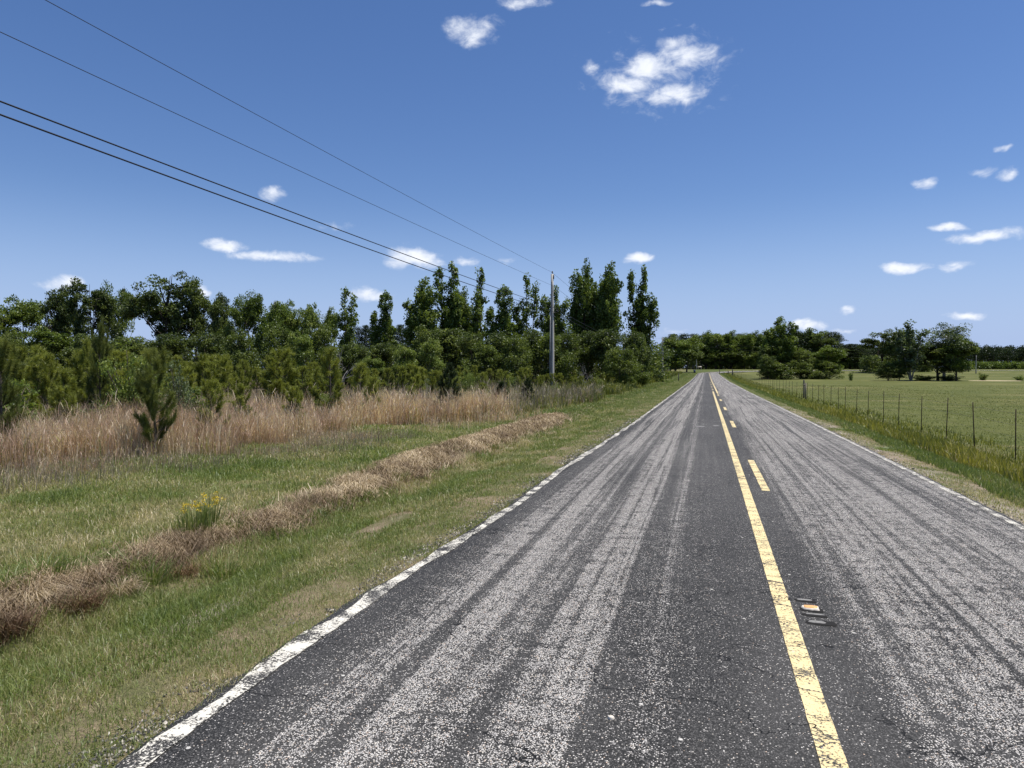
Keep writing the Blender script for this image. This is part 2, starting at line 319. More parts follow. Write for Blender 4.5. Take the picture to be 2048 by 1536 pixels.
    if paint:
        wear_n = b.noise(uv, 55, 4, .75); wear_l = b.noise(uv, 5, 3, .6)
        pf = b.rng(b.math('ADD', b.math('MULTIPLY', wear_n, 1.0), b.math('MULTIPLY', wear_l, paint['patch'])), paint['lo'], paint['lo']+.06)
        pc = b.mix(b.noise(uv, 9, 4), paint['c0'], paint['c1'])
        if paint.get('cr'):
            cx = b.n('ShaderNodeCombineXYZ'); b.L.new(b.math('ADD', v, b.math('ADD', b.math('MULTIPLY', b.noise(uv, 7, 4, .7), .16), b.math('MULTIPLY', u, .25))), cx.inputs[0])
            v1 = b.n('ShaderNodeTexVoronoi', feature='DISTANCE_TO_EDGE'); v1.inputs['Scale'].default_value = 1.7; b.L.new(cx.outputs[0], v1.inputs['Vector'])
            pf = b.math('MULTIPLY', pf, b.rng(v1.outputs['Distance'], .003, .010))
        c = b.mix(pf, c, pc)
    c = b.mix(cr, c, (.008, .008, .008))
    h2 = b.math('SUBTRACT', h, b.math('MULTIPLY', cr, 3))
    b.principled(c, b.math('SUBTRACT', .85, b.math('MULTIPLY', stone, .1)), b.bump(h2, .75, .0045), .28)
    return b.m
ROAD = road_mat('chip_seal')
PAINT_Y = road_mat('yellow_paint', dict(c0=(.66, .52, .26), c1=(.80, .66, .37), patch=.5, lo=.665, cr=1))
PAINT_W = road_mat('white_paint', dict(c0=(.60, .57, .49), c1=(.70, .67, .59), patch=.8, lo=.885))

# ---- ground
def ground_mat():
    b = MB('verge_soil'); o = b.obj(); sp = b.n('ShaderNodeSeparateXYZ'); b.L.new(o, sp.inputs[0]); x, y = sp.outputs[0], sp.outputs[1]
    n1 = b.noise(o, .9, 5, .65); n2 = b.noise(o, 14, 5, .7); n3 = b.noise(o, .25, 3); n4 = b.noise(o, 60, 3, .7)
    n5 = b.rng(b.noise(o, 110, 3, .8), .35, .65); thatch = b.mix(n5, b.mix(n2, (.06, .045, .03), (.16, .12, .078)), (.33, .26, .175)); green = b.mix(n5, (.045, .050, .020), (.16, .165, .07))
    c = b.mix(b.rng(n1, .36, .62), thatch, green)
    sand = b.mix(n4, (.20, .165, .13), (.44, .39, .33))
    xw = b.math('ADD', x, b.math('MULTIPLY', b.math('SUBTRACT', n1, .5), .9))
    sl = b.math('MULTIPLY', b.rng(b.math('ABSOLUTE', b.math('ADD', xw, 3.75)), .22, .06), b.rng(b.noise(b.mapv(o, (1, .35, 1)), .9, 3), .47, .56))
    sl = b.math('MULTIPLY', sl, b.math('MULTIPLY', b.rng(y, 9.5, 8), b.rng(y, 3.8, 4.6)))
    sr = b.math('MULTIPLY', b.rng(b.math('ABSOLUTE', b.math('SUBTRACT', xw, 3.72)), .5, .15), b.rng(b.noise(b.mapv(o, (1, .3, 1)), 1.3, 4), .38, .6))
    c = b.mix(sl, c, sand); c = b.mix(b.math('MULTIPLY', sr, .75), c, sand)
    pn = b.noise(b.mapv(o, (.6, .6, 1)), .35, 6, .65)
    past = b.mix(b.rng(pn, .3, .7), (.085, .097, .028), (.128, .132, .042)); past = b.mix(b.rng(n2, .3, .7), past, b.mix(.5, past, (.06, .08, .02)))
    past = b.mix(b.math('MULTIPLY', b.rng(b.noise(o, .06, 4, .6), .5, .66), .5), past, (.20, .18, .075))
    past = b.mix(b.math('MULTIPLY', b.rng(b.noise(b.mapv(o, (.25, 1, 1)), .5, 5, .7), .56, .70), .6), past, (.26, .22, .11)); c = b.mix(b.rng(xw, 6, 8), c, past)
    # left meadow is greener than the shoulder, soil under the thicket is dark litter
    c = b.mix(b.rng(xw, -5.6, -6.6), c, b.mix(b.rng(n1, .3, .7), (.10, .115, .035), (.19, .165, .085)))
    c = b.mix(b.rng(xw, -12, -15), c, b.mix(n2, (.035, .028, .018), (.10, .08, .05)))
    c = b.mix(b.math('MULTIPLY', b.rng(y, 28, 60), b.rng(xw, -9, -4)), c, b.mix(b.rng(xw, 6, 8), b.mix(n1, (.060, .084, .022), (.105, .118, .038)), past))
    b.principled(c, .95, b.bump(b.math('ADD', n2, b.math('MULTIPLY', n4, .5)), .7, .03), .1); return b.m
GROUND = ground_mat()

# ------------------------------------------------------------------ ground sheet
xs = np.unique(np.concatenate([np.arange(-16, 14, .14), -16-np.cumsum(.3*1.16**np.arange(42)), 14+np.cumsum(.3*1.16**np.arange(42))]))
ys = np.unique(np.concatenate([np.arange(-14, 32, .22), 32+np.cumsum(.3*1.045**np.arange(132))]))
X, Y = np.meshgrid(xs, ys); Z = terr(X, Y)
PATH = []
for yy in np.unique(np.concatenate([np.arange(-12, 34, .09), 34+np.cumsum(.1*1.03**np.arange(200))])):
    if yy < 225: PATH.append((.45, yy, 0.))
for q in np.linspace(0, math.radians(80), 50): PATH.append((.45+48-48*math.cos(q), 225+48*math.sin(q), q))
lx, ly, lh = PATH[-1]
for q in np.linspace(4, 330, 60): PATH.append((lx+math.sin(lh)*q, ly+math.cos(lh)*q, lh))
PATH = np.array(PATH); S = np.concatenate([[0], np.cumsum(np.hypot(np.diff(PATH[:, 0]), np.diff(PATH[:, 1])))])+PATH[0, 1]
near_bend = (Y > 215)
D = np.full(X.shape, 99.)
m = near_bend & (Y < 420) & (X > -12)
pts = np.stack([X[m], Y[m]], 1); pb = PATH[PATH[:, 1] > 205][:, :2]
D[m] = np.sqrt(((pts[:, None]-pb[None])**2).sum(-1)).min(1)
Z = Z-np.where(D < 6, .25*np.clip(1-(D-3.2)/2.5, 0, 1), 0)
Z = Z-np.where((Y <= 215) & (np.abs(X-.45) < 2.9), .06, 0)
g = Geo(); nx, ny = len(xs), len(ys)
i, j = np.meshgrid(np.arange(nx-1), np.arange(ny-1)); b0 = j*nx+i
g.add(np.stack([X, Y, Z], -1).reshape(-1, 3), np.stack([b0, b0+1, b0+nx+1, b0+nx], -1).reshape(-1, 4))
tag(link('ground', g.mesh('ground', GROUND, True)), kind='structure')

# ------------------------------------------------------------------ road with painted lines
RL = lambda s: road_x_left(s)-.45-.045-.07*np.clip(fbm(s, 0*s, 1.4, 21)-.35, 0, 1)*2-.03*vnoise(s, 0*s, 9, 4)     # ragged pavement edge, offset from the centre
RR = lambda s: 2.97+.06*fbm(s, 0*s+4, .5, 22)+.05*vnoise(s, 0*s, 5, 9)
def at_path(s, off, dz=0):
    s = np.asarray(s, float); off = np.asarray(off, float)
    px_ = np.interp(s, S, PATH[:, 0]); py_ = np.interp(s, S, PATH[:, 1]); h_ = np.interp(s, S, PATH[:, 2])
    x = px_+np.cos(h_)*off; y = py_-np.sin(h_)*off
    crown = -.012*np.abs(off)
    return np.stack([x, y, base_z(y)+crown+.012+dz], -1)
def ribbon(name, s, l, r, dz, mat, parent=None, cols=2, skirt=0):
    s = np.asarray(s); G = Geo(); fr = np.linspace(0, 1, cols)
    off = l[:, None]+(r-l)[:, None]*fr[None]
    V = at_path(np.repeat(s, cols), off.ravel(), dz).reshape(len(s), cols, 3); UV = np.stack([off+.45, np.repeat(s[:, None], cols, 1)], -1)
    if skirt:
        a_ = V[:, :1].copy(); a_[..., 2] -= skirt; a_[..., 0] -= .02; c_ = V[:, -1:].copy(); c_[..., 2] -= skirt; c_[..., 0] += .02
        V = np.concatenate([a_, V, c_], 1); UV = np.concatenate([UV[:, :1]-.05, UV, UV[:, -1:]+.05], 1); cols += 2
    ii, jj = np.meshgrid(np.arange(cols-1), np.arange(len(s)-1)); q0 = jj*cols+ii
    G.add(V.reshape(-1, 3), np.stack([q0, q0+1, q0+cols+1, q0+cols], -1).reshape(-1, 4))
    me = G.mesh(name, mat, True, UV.reshape(-1, 2)); return link(name, me, parent)
road = tag(ribbon('road', S, RL(S), RR(S), 0, ROAD, cols=15, skirt=.12), kind='structure')
s_l = S[(S > -2)]
wl = road_x_left(s_l)-.45
ribbon('edge_line', s_l, wl-.025-.06*vnoise(s_l, 0*s_l, 2.1, 31)**2-.02*vnoise(s_l, 0*s_l, 11, 32), wl+.005+.07*vnoise(s_l, 0*s_l, 1.7, 33)+.025*vnoise(s_l, 0*s_l, 13, 34), .004, PAINT_W, road, 3)
wr = 2.92+.02*fbm(s_l, 0*s_l, .7, 35)
ribbon('edge_line', s_l, wr-.035-.012*vnoise(s_l, 0*s_l, 6, 36), wr+.02+.05*fbm(s_l, 0*s_l, 3, 37), .004, PAINT_W, road, 3)
def jl(s, k): return .004*(vnoise(s, 0*s, 14, k)-.5)
def fine(a0, a1): return np.arange(a0, a1, .04) if a1 < 30 else np.linspace(a0, a1, max(8, int((a1-a0)/.3)))
sc1 = S[(S > -1) & (S < 62)]; sc2 = S[(S > 55) & (S < 500)]
ribbon('centre_line', sc1, .10-.058+jl(sc1, 41), .10+.058+jl(sc1, 42), .004, PAINT_Y, road, 3)
ribbon('centre_line', sc2, .40-.058+0*sc2, .40+.058+0*sc2, .004, PAINT_Y, road, 3)
for s0_, s1_ in ((10.6, 14.2), (22.2, 25.0), (32.0, 34.6), (41.8, 44.4), (51.0, 53.6)):
    q = fine(s0_, s1_); ribbon('dash_line', q, .375-.055+jl(q, 43), .375+.055+jl(q, 44), .004, PAINT_Y, road, 3)
for s0_ in (66, 76, 88, 102):
    q = fine(s0_, s0_+3); ribbon('dash_line', q, .12-.055+0*q, .12+.055+0*q, .004, PAINT_Y, road, 3)

# bitumen patches and reflective marker in the lane
def sm(name, c, rough=.6, spec=.4, c2=None, sc=40):
    b = MB(name); f = b.noise(b.obj(), sc, 3, .6); c2 = c2 or tuple(x*1.35 for x in c)
    b.principled(b.mix(f, c, c2), rough, b.bump(f, .3, .002), spec); return b.m
TAR = sm('bitumen', (.012, .0115, .011), .9, .1, (.035, .034, .033), 120); AMBER = sm('amber_plastic', (.72, .36, .12), .3, .5); WHITE = sm('white_plastic', (.55, .50, .42), .7, .2)
STONEW = sm('worn_patch_stone', (.08, .08, .078), .9, .2, (.36, .35, .33), 70)
def blob(G, c, rx, ry, h, seed, n=26, pw=4):
    an = np.arange(n)*2*math.pi/n; r_ = 1/(np.abs(np.cos(an))**pw+np.abs(np.sin(an))**pw)**(1/pw); r_ = r_*(1+.12*(vnoise(np.cos(an)*2, np.sin(an)*2, 1.5, seed)-.5)*2)
    V = [np.stack([c[0]+rx*r_*np.cos(an)*k, c[1]+ry*r_*np.sin(an)*k, np.full(n, c[2]+hh)], 1) for k, hh in ((1, 0), (.93, h*.8), (.8, h), (.02, h))]
    V = np.concatenate(V); i_ = np.arange(n); k_ = (i_+1) % n
    G.add(V, np.concatenate([np.stack([i_+q*n, k_+q*n, k_+(q+1)*n, i_+(q+1)*n], 1) for q in range(3)]))
rp = lambda x, y: float(at_path(y, x-.45)[2])
patch = thing('tar_patch', (.74, 5.35, rp(.74, 5.35)), 'black tar strips and worn pale slots around the amber marker beside the yellow line', 'road patch')
for k, (dx_, dy_, rx, ry) in enumerate(((-.02, .30, .075, .035), (.0, -.02, .085, .030), (.025, -.17, .10, .045), (0.0, .10, .085, .05))):
    G = Geo(); blob(G, (dx_, dy_, .001), rx, ry, .005, 50+k); link('tar_strip', G.mesh('tar_strip', TAR, True), patch)
for k, (dx_, dy_, rx, ry) in enumerate(((-.02, .31, .05, .016), (.01, -.005, .06, .011), (.0, -.165, .055, .022))):
    G = Geo(); blob(G, (dx_, dy_, .0062), rx, ry, .002, 60+k); link('worn_slot', G.mesh('worn_slot', STONEW, True), patch)
mk = thing('road_marker', (.735, 5.46, rp(.74, 5.46)+.008), 'small amber reflective road marker just right of the yellow line, nearest the camera', 'road marker')
G = Geo(); blob(G, (0, 0, 0), .058, .042, .012, 70, pw=6); link('marker_base', G.mesh('marker_base', WHITE, True), mk)
G = Geo(); blob(G, (0, -.004, .012), .046, .026, .006, 71, pw=6); link('reflector', G.mesh('reflector', AMBER, True), mk)
for (px_, py_, lab) in ((1432, 857, 'pale worn patch left of the yellow line beside the nearer distant dashes'), (1401, 855, 'long pale worn patch in the left lane')):
    x_, y_, _ = hit(px_, py_); G = Geo(); blob(G, (0, 0, .0), .10 if px_ == 1432 else .13, .15, .004, int(px_), 40, 2)
    o = link('worn_patch', G.mesh('worn_patch', STONEW, True)); o.location = (x_, y_, rp(x_, y_)); tag(o, lab, 'road patch')
x_, y_, _ = hit(1222, 1446); G = Geo(); V = []
blob(G, (0, 0, 0), .016, .014, .012, 5, 12, 2); o = link('pebble', G.mesh('pebble', WHITE, True)); o.location = (x_, y_, rp(x_, y_)); tag(o, 'single white pebble lying in the left lane near the camera', 'stone')

# ------------------------------------------------------------------ grass
def inview(x, y, mx_=170):
    d = y*math.cos(TH)-x*math.sin(TH); r = x*math.cos(TH)+y*math.sin(TH); px_ = 1024+FPX*r/np.maximum(d, .1)
    side = 3.0*FPX/np.maximum(d, .5)
    return (d > .9) & (px_ > -mx_-side*.5) & (px_ < 2048+mx_+side)
YB = [1.2, 2, 3, 4, 5.5, 7, 9, 12, 15, 19, 24, 30, 38, 50, 65, 85, 110, 150, 200, 232]
def strip(G, xl, xr, D0, h, wd, lean, tintf, seed, mat_clump=.0, ymin=0, ymax=235, pat=None, keep=None, az_=None):
    r = np.random.default_rng(seed)
    for y0, y1 in zip(YB[:-1], YB[1:]):
        if y1 <= ymin or y0 >= ymax: continue
        ym = (y0+y1)/2; a_l, a_r = xl(ym), xr(ym)
        if a_r <= a_l: continue
        dd = max(ym, 3); D_ = D0*min(1, (5/dd)**1.35); n = int(D_*(a_r-a_l)*(y1-y0))
        y = r.uniform(y0, y1, n); x = xl(y)+(xr(y)-xl(y))*r.uniform(0, 1, n)
        k = inview(x, y) & (y > ymin) & (y < ymax)
        if pat is not None: k &= r.uniform(0, 1, n) < pat(x, y)
        if keep is not None: k &= keep(x, y)
        x, y = x[k], y[k]; n = len(x)
        if n == 0: continue
        sc = max(1, (dd/5)**.72); hh = h(x, y)*r.uniform(.45, 1.25, n)
        P = np.stack([x, y, terr(x, y)-.01], 1)
        blades(G, P, hh, wd*sc*r.uniform(.6, 1.4, n), lean(r, n), np.clip(tintf(x, y)+r.normal(0, .2, n), 0, 1), r, None if az_ is None else az_(r, n))
F = lambda v: (lambda y: np.full(np.shape(y), v) if np.ndim(y) else v)
sedge_front = lambda y: np.interp(y, [0, 8, 10.7, 13.4, 18.7, 24.5, 27, 41, 100, 235], [-16, -13, -12.0, -10.8, -10.2, -7.9, -7.5, -6.6, -7.5, -8])
bank_l, bank_r = -5.85, -4.85
G = Geo()
gl = lambda r, n: np.abs(r.normal(.35, .3, n))
gl2 = lambda r, n: np.abs(r.normal(.6, .5, n))
# shoulder beside the pavement: short, dry
strip(G, F(-3.5), lambda y: road_x_left(y)-.07, 7500, lambda x, y: .03+.045*fbm(x, y, 2, 7), .0035, gl2, lambda x, y: .50+.9*(fbm(x, y, 1.6, 8)-.5)-.22*np.clip((-x-2.7)*1.3, 0, 1), 101, pat=lambda x, y: np.clip(1.7*fbm(x, y, 2.5, 9)-.1, .1, 1))
# ditch side: taller, green
strip(G, F(-4.95), F(-3.2), 5200, lambda x, y: .05+.15*fbm(x, y, 1.1, 10)**1.3*np.clip((-x-3.1)*1.2, .3, 1)*np.interp(y, [0, 20, 60], [1, 1, .7]), .004, gl2, lambda x, y: .40+1.1*(fbm(x, y, 1.3, 11)-.45), 102,
      pat=lambda x, y: np.clip(1.5-3.2*np.exp(-((x+3.75+.5*(fbm(x, y, .9, 70)-.5))/.16)**2)*(fbm(x*1., y*.35, .9, 12) > .5)*(y < 8.5)*(y > 4.2), .06, 1))
# meadow
strip(G, lambda y: sedge_front(y)-3, F(-5.5), 3300, lambda x, y: .04+.16*fbm(x, y, 1.1, 13)**1.3, .005, gl2, lambda x, y: .44+1.2*(fbm(x, y, .8, 14)-.5)+np.interp(y, [0, 8, 16, 24], [.12, .1, -.02, -.1]), 103, keep=lambda x, y: (x < bank_l+.35*fbm(x, y, 1, 15)) | (y > 27))
strip(G, F(-6.8), F(-4.8), 2600, lambda x, y: .05+.08*fbm(x, y, .7, 16), .006, gl, lambda x, y: .34+.5*(fbm(x, y, .5, 17)-.5), 104, ymin=26)
tag(link('verge_grass', G.mesh('verge_grass', GRASS)), 'short green and straw coloured grass of the left verge and meadow', 'grass', kind='stuff')
# right verge
G = Geo()
strip(G, F(3.50), F(4.6), 4200, lambda x, y: .03+.04*fbm(x, y, 2, 18), .0042, gl2, lambda x, y: .62+.5*(fbm(x, y, 1.2, 19)-.5), 105, pat=lambda x, y: np.clip(fbm(x, y, 1.6, 20)*2.6-.75, 0.12, 1))
strip(G, lambda y: 3.95+.5*fbm(y, y*0, .4, 71), F(5.6), 3400, lambda x, y: .06+.12*fbm(x, y, .8, 21), .005, gl, lambda x, y: .25+.8*(fbm(x, y, .8, 22)-.45), 106)
tag(link('roadside_grass', G.mesh('roadside_grass', GRASS)), 'bluish green grass along the right road edge with bare sandy spots', 'grass', kind='stuff')
G = Geo()
strip(G, lambda y: 5.15+.5*fbm(y, y*0, .25, 23), F(7.0), 1250, lambda x, y: (.17+.24*fbm(x, y, .6, 24))*np.clip((7.3-x)*1.2, .45, 1), .007, lambda r, n: np.abs(r.normal(.3, .22, n)), lambda x, y: .5+.8*(fbm(x, y, .5, 25)-.5)-.1*(x > 6.4), 107)
strip(G, F(6.4), F(8.2), 700, lambda x, y: .12+.16*fbm(x, y, .6, 26), .006, gl, lambda x, y: .35+.7*(fbm(x, y, .5, 27)-.5), 108, pat=lambda x, y: fbm(x, y, .9, 28)*1.5-.1)
tag(link('tall_weeds', G.mesh('tall_weeds', OLIVE)), 'tall olive yellow weeds in the ditch in front of the wire fence', 'weeds', kind='stuff')
G = Geo()
strip(G, F(7.2), F(22), 1000, lambda x, y: .03+.05*fbm(x, y, .5, 29), .005, gl2, lambda x, y: .4+.7*(fbm(x, y, .3, 30)-.5), 109, ymax=110)
strip(G, F(22), F(70), 240, lambda x, y: .03+.05*fbm(x, y, .5, 29), .007, gl2, lambda x, y: .4+.7*(fbm(x, y, .3, 30)-.5), 110, ymin=15, ymax=110)
tag(link('pasture_grass', G.mesh('pasture_grass', PASTURE)), 'low dull green pasture grass behind the wire fence', 'grass', kind='stuff')

# crumbled asphalt and gravel along the pavement edges
G = Geo(); r = np.random.default_rng(90)
for side, n in ((-1, 9000), (1, 5000)):
    y = 1.5*(26/1.5)**r.uniform(0, 1, n); off = np.abs(r.normal(0, .11, n))
    x = (road_x_left(y)-.12-off) if side < 0 else (3.44+off*1.5); x = x+.0*y; k = inview(x, y) & (fbm(x, y, 1.1, 91) > .38); x, y = x[k], y[k]; m_ = len(x)
    z = terr(x, y)+.004; sz = r.uniform(.004, .013, m_)*np.maximum(1, (y/6)**.5); P = np.stack([x, y, z], 1)
    V = P[:, None]+r.normal(0, .7, (m_, 4, 3))*sz[:, None, None]*np.array([1, 1, .6]); V[:, 3] = P+np.array([0, 0, 1])*sz[:, None]
    G.add(V.reshape(-1, 3), None, (np.arange(m_)[:, None, None]*4+np.array([[0, 1, 2], [0, 1, 3], [1, 2, 3], [2, 0, 3]])).reshape(-1, 3), np.repeat(r.uniform(0, 1, m_), 4))
b = MB('crumb_stone'); at_ = b.n('ShaderNodeAttribute', attribute_name='tint'); b.principled(b.ramp(at_.outputs['Fac'], [(0, (.03, .03, .03)), (.55, (.10, .095, .09)), (.8, (.30, .28, .25)), (1, (.52, .48, .42))]), .9)
tag(link('edge_gravel', G.mesh('edge_gravel', b.m)), 'crumbled asphalt and gravel along the ragged pavement edges', 'gravel', kind='stuff')

# dead grass bank beside the ditch: matted strands
G = Geo(); r = np.random.default_rng(5)
for y0, y1 in zip(YB[:-1], YB[1:]):
    if y0 > 27: break
    ym = (y0+y1)/2; n = int(11000*(y1-y0)*1.15*min(1, (6/ym)**1.1)); y = r.uniform(y0, y1, n); x = np.clip(r.normal(-5.12-.20*(ym > 12)-.07*(ym > 8), .10 if ym < 7 else .13 if ym < 9 else .15 if ym < 13 else .21, n), -6.1, -4.65)
    lump = fbm(x, y, 1.5, 40); k = inview(x, y) & (r.uniform(0, 1, n) < np.clip(lump*(3.4 if ym < 13 else 2.9)-(1.45 if ym < 13 else .8), .10, 1)) & (y < 27-1.5*r.uniform(0, 1, n)); x, y, lump = x[k], y[k], lump[k]; n = len(x)
    zz = terr(x, y)+r.uniform(0, 1, n)**1.5*(.03+.10*np.clip(lump-.35, 0, 1)*2)*np.exp(-((x+5.33)/.4)**2)
    sc = max(1, (ym/6)**.7)
    a_ = r.normal(-.35, 1.3, n)+fbm(x, y, 4.5, 41, 2)*7; ln_ = r.uniform(.06, .2, n)*sc**.3
    blades(G, np.stack([x, y, zz], 1), ln_, .005*sc*r.uniform(.6, 1.4, n), r.uniform(1.0, 1.5, n), np.clip(.46-.14*(ym < 9)+1.5*(fbm(x, y, 3.2, 42)-.5)+r.normal(0, .25, n), 0, 1), r, a_)
tag(link('dead_grass_bank', G.mesh('dead_grass_bank', STRAW)), 'matted tan dead grass lying along the ditch bank', 'dead grass', kind='stuff')

G = Geo(); strip(G, F(-5.75), F(-4.8), 1700, lambda x, y: .05+.10*fbm(x, y, 1.4, 80), .005, gl2, lambda x, y: .35+1.0*(fbm(x, y, 1.1, 81)-.5), 120, ymax=27, pat=lambda x, y: np.clip(fbm(x, y, 1.2, 82)*3-1.2, 0, 1))
tag(link('bank_grass', G.mesh('bank_grass', GRASS)), 'green grass growing through the dead grass of the ditch bank', 'grass', kind='stuff')

# broomsedge band
G = Geo(); r = np.random.default_rng(6)
def sedge_zone(n, ymin, ymax, depth_w, stems, hh, dens_s, tbase, GG, wd=.0055, spread=.09):
    y = r.uniform(ymin, ymax, n); x = sedge_front(y)-depth_w*r.uniform(0, 1, n)**1.1+.9*(fbm(y, y*0, .8, 45)-.5)
    x += 2.2*(fbm(x, y, .55, 49)-.42)+r.normal(0, .15, n)
    k = inview(x, y, 120) & (fbm(x, y, .5, 46)+.25*(fbm(x, y, 1.6, 83)-.5) > .36); x, y = x[k], y[k]
    x = np.repeat(x, stems); y = np.repeat(y, stems); m_ = len(x); k_ = m_//stems
    ct = np.repeat(r.normal(0, .2, k_), stems); ch = np.repeat(r.uniform(.5, 1.15, k_), stems); cl = np.repeat(r.normal(.2, 1.5, k_), stems)
    x = x+r.normal(0, spread, m_); y = y+r.normal(0, spread, m_); sc = np.maximum(1, y/14)**.8
    H_ = hh*ch*r.uniform(.5, 1.15, m_)*(.62+.75*fbm(x, y, .45, 47))
    P_ = np.stack([x, y, terr(x, y)-.02], 1); ln_ = np.abs(r.normal(.2, .22, m_)); az_ = cl+r.normal(0, .8, m_); tt_ = np.clip(tbase+ct+.8*(fbm(x, y, .5, 48)-.5)+r.normal(0, .25, m_), 0, 1)
    blades(GG, P_, H_, wd*sc*r.uniform(.6, 1.9, m_), ln_, tt_, r, az_)
    q = r.uniform(0, 1, m_) < .55; D3 = np.stack([np.cos(az_), np.sin(az_), 0*az_], 1)          # side leaves and seed tufts part way up
    f_ = r.uniform(.3, .9, m_); blades(GG, (P_+D3*(H_*ln_*f_*f_)[:, None]+np.array([0, 0, 1])*(H_*f_*.95)[:, None])[q], (H_*r.uniform(.12, .3, m_))[q], (wd*1.5*sc)[q], r.uniform(.3, 1.1, m_)[q], np.clip(tt_[q]+.12, 0, 1), r)
sedge_zone(4600, 6, 16, 5.5, 12, .85, 1, .55, G)
sedge_zone(4600, 14, 27, 5.5, 11, 1.0, 1, .62, G)
sedge_zone(700, 8, 26, -2.0, 7, .42, 1, .6, G, .0045)
sedge_zone(2500, 9, 29, 9, 10, .95, 1, .5, G)
sedge_zone(250, 26, 50, 6, 10, .7, 1, .5, G)
tag(link('broomsedge', G.mesh('broomsedge', SEDGE)), 'tall pinkish tan dead broomsedge in front of the young pines', 'tall grass', kind='stuff')
G = Geo()
sedge_zone(1500, 7, 18, 2.0, 9, .5, 1, .45, G, .004, .12)
sedge_zone(1100, 6, 18, -3.2, 7, .34, 1, .45, G, .004, .14)
sedge_zone(1500, 12, 45, 9, 10, 1.15, 1, .45, G, .005, .12)
sedge_zone(550, 26, 60, 9, 9, .7, 1, .6, G, .006, .14)
sedge_zone(250, 60, 170, 8, 8, .7, 1, .5, G, .008, .2)
tag(link('dry_weeds', G.mesh('dry_weeds', TWIGGY)), 'grey brown dead weed stalks mixed through the tall grass', 'weeds', kind='stuff')
G = Geo()
sedge_zone(3200, 24, 60, 8, 10, .62, 1, .22, G, .009, .16)
sedge_zone(500, 8, 26, 6, 14, .62, 1, .25, G, .008, .16)
sedge_zone(3800, 50, 225, 7, 9, .8, 1, .22, G, .012, .25)
tag(link('green_weeds', G.mesh('green_weeds', OLIVE)), 'leafy olive weeds beside the utility pole and along the left verge', 'weeds', kind='stuff')

# ------------------------------------------------------------------ plants
def gen_round(seed, H, W, cb=.3, nclump=120, npl=90, ln=.34, wd=.22, cr=.55, gap=.0, trunkr=None, leaning=0, top=1.0):
    r = np.random.default_rng(seed); gt, gc = Geo(), Geo(); tr = trunkr or H*.018
    wob = lambda t: np.array([math.sin(t*3+seed)*.02*H+leaning*t*H*.1, math.cos(t*2.3+seed)*.02*H, 0])
    tp = np.array([wob(t)+[0, 0, t*H*.72] for t in np.linspace(0, 1, 9)]); tube(gt, tp, tr*np.linspace(1.15, .12, 9), 8)
    nl = 9; limbs = []
    for k in range(nl):
        t0_ = r.uniform(cb*.7, .75); b_ = wob(t0_/.8)+[0, 0, t0_*H]; an = k*2.4+r.uniform(-.4, .4); zt = min(.97, t0_+r.uniform(.12, .38))*H
        prof = math.sin(math.pi*min(1, max(.05, (zt/H-cb)/(1-cb)))**.75)
        R_ = W/2*r.uniform(.5, .9)*max(.3, prof)
        e_ = np.array([math.cos(an)*R_, math.sin(an)*R_, zt]); mid = (b_+e_)/2+[0, 0, -.03*H]+r.normal(0, .02*H, 3)
        pts_ = np.array([(1-t)**2*b_+2*t*(1-t)*mid+t*t*e_ for t in np.linspace(0, 1, 7)]); tube(gt, pts_, tr*np.linspace(.5, .12, 7), 5); limbs.append(pts_)
    allp = np.concatenate(limbs+[tp[4:]])
    # lobed crown: several sub-domes
    lobes = []
    for k in range(9):
        an = r.uniform(0, 6.28); zz = r.uniform(cb+.15, .86); rr = W/2*.58*math.sin(math.pi*min(1, (zz-cb)/(1-cb)*.9+.08))
        lobes.append((math.cos(an)*rr, math.sin(an)*rr, zz*H, r.uniform(.32, .52)*W/2))
    lobes.append((0, 0, H*(1-.28*top), W*.27)); lobes.append((W*.08, W*.05, H*.7, W*.3))
    lobes = np.array(lobes); C = []
    while len(C) < nclump:
        l_ = lobes[r.integers(len(lobes))]; v_ = unit(r.normal(size=3)); v_[2] = v_[2]*.85+.1; p = l_[:3]+v_*l_[3]*r.uniform(.55, 1.02)
        if p[2] < cb*H*.9 or p[2] > H: continue
        if gap and vnoise(p[0]+p[1]*.7, p[2], .55, seed) < gap: continue
        C.append(p)
    C = np.array(C)
    for p in C[::2]:
        d_ = np.linalg.norm(allp-p, axis=1); q = allp[np.argmin(d_+(allp[:, 2] > p[2])*1.0)]
        tube(gt, [q, (q+p)/2+r.normal(0, .08, 3)+[0, 0, -.1], p], [tr*.14, tr*.09, tr*.04], 4, cap=False)
    leaves(gc, C, npl, r.uniform(.5, 1.15, len(C))*cr, ln, wd, r, tint=np.clip(.45+r.normal(0, .2, len(C)), 0, 1), up=1.2)
    return gt, gc
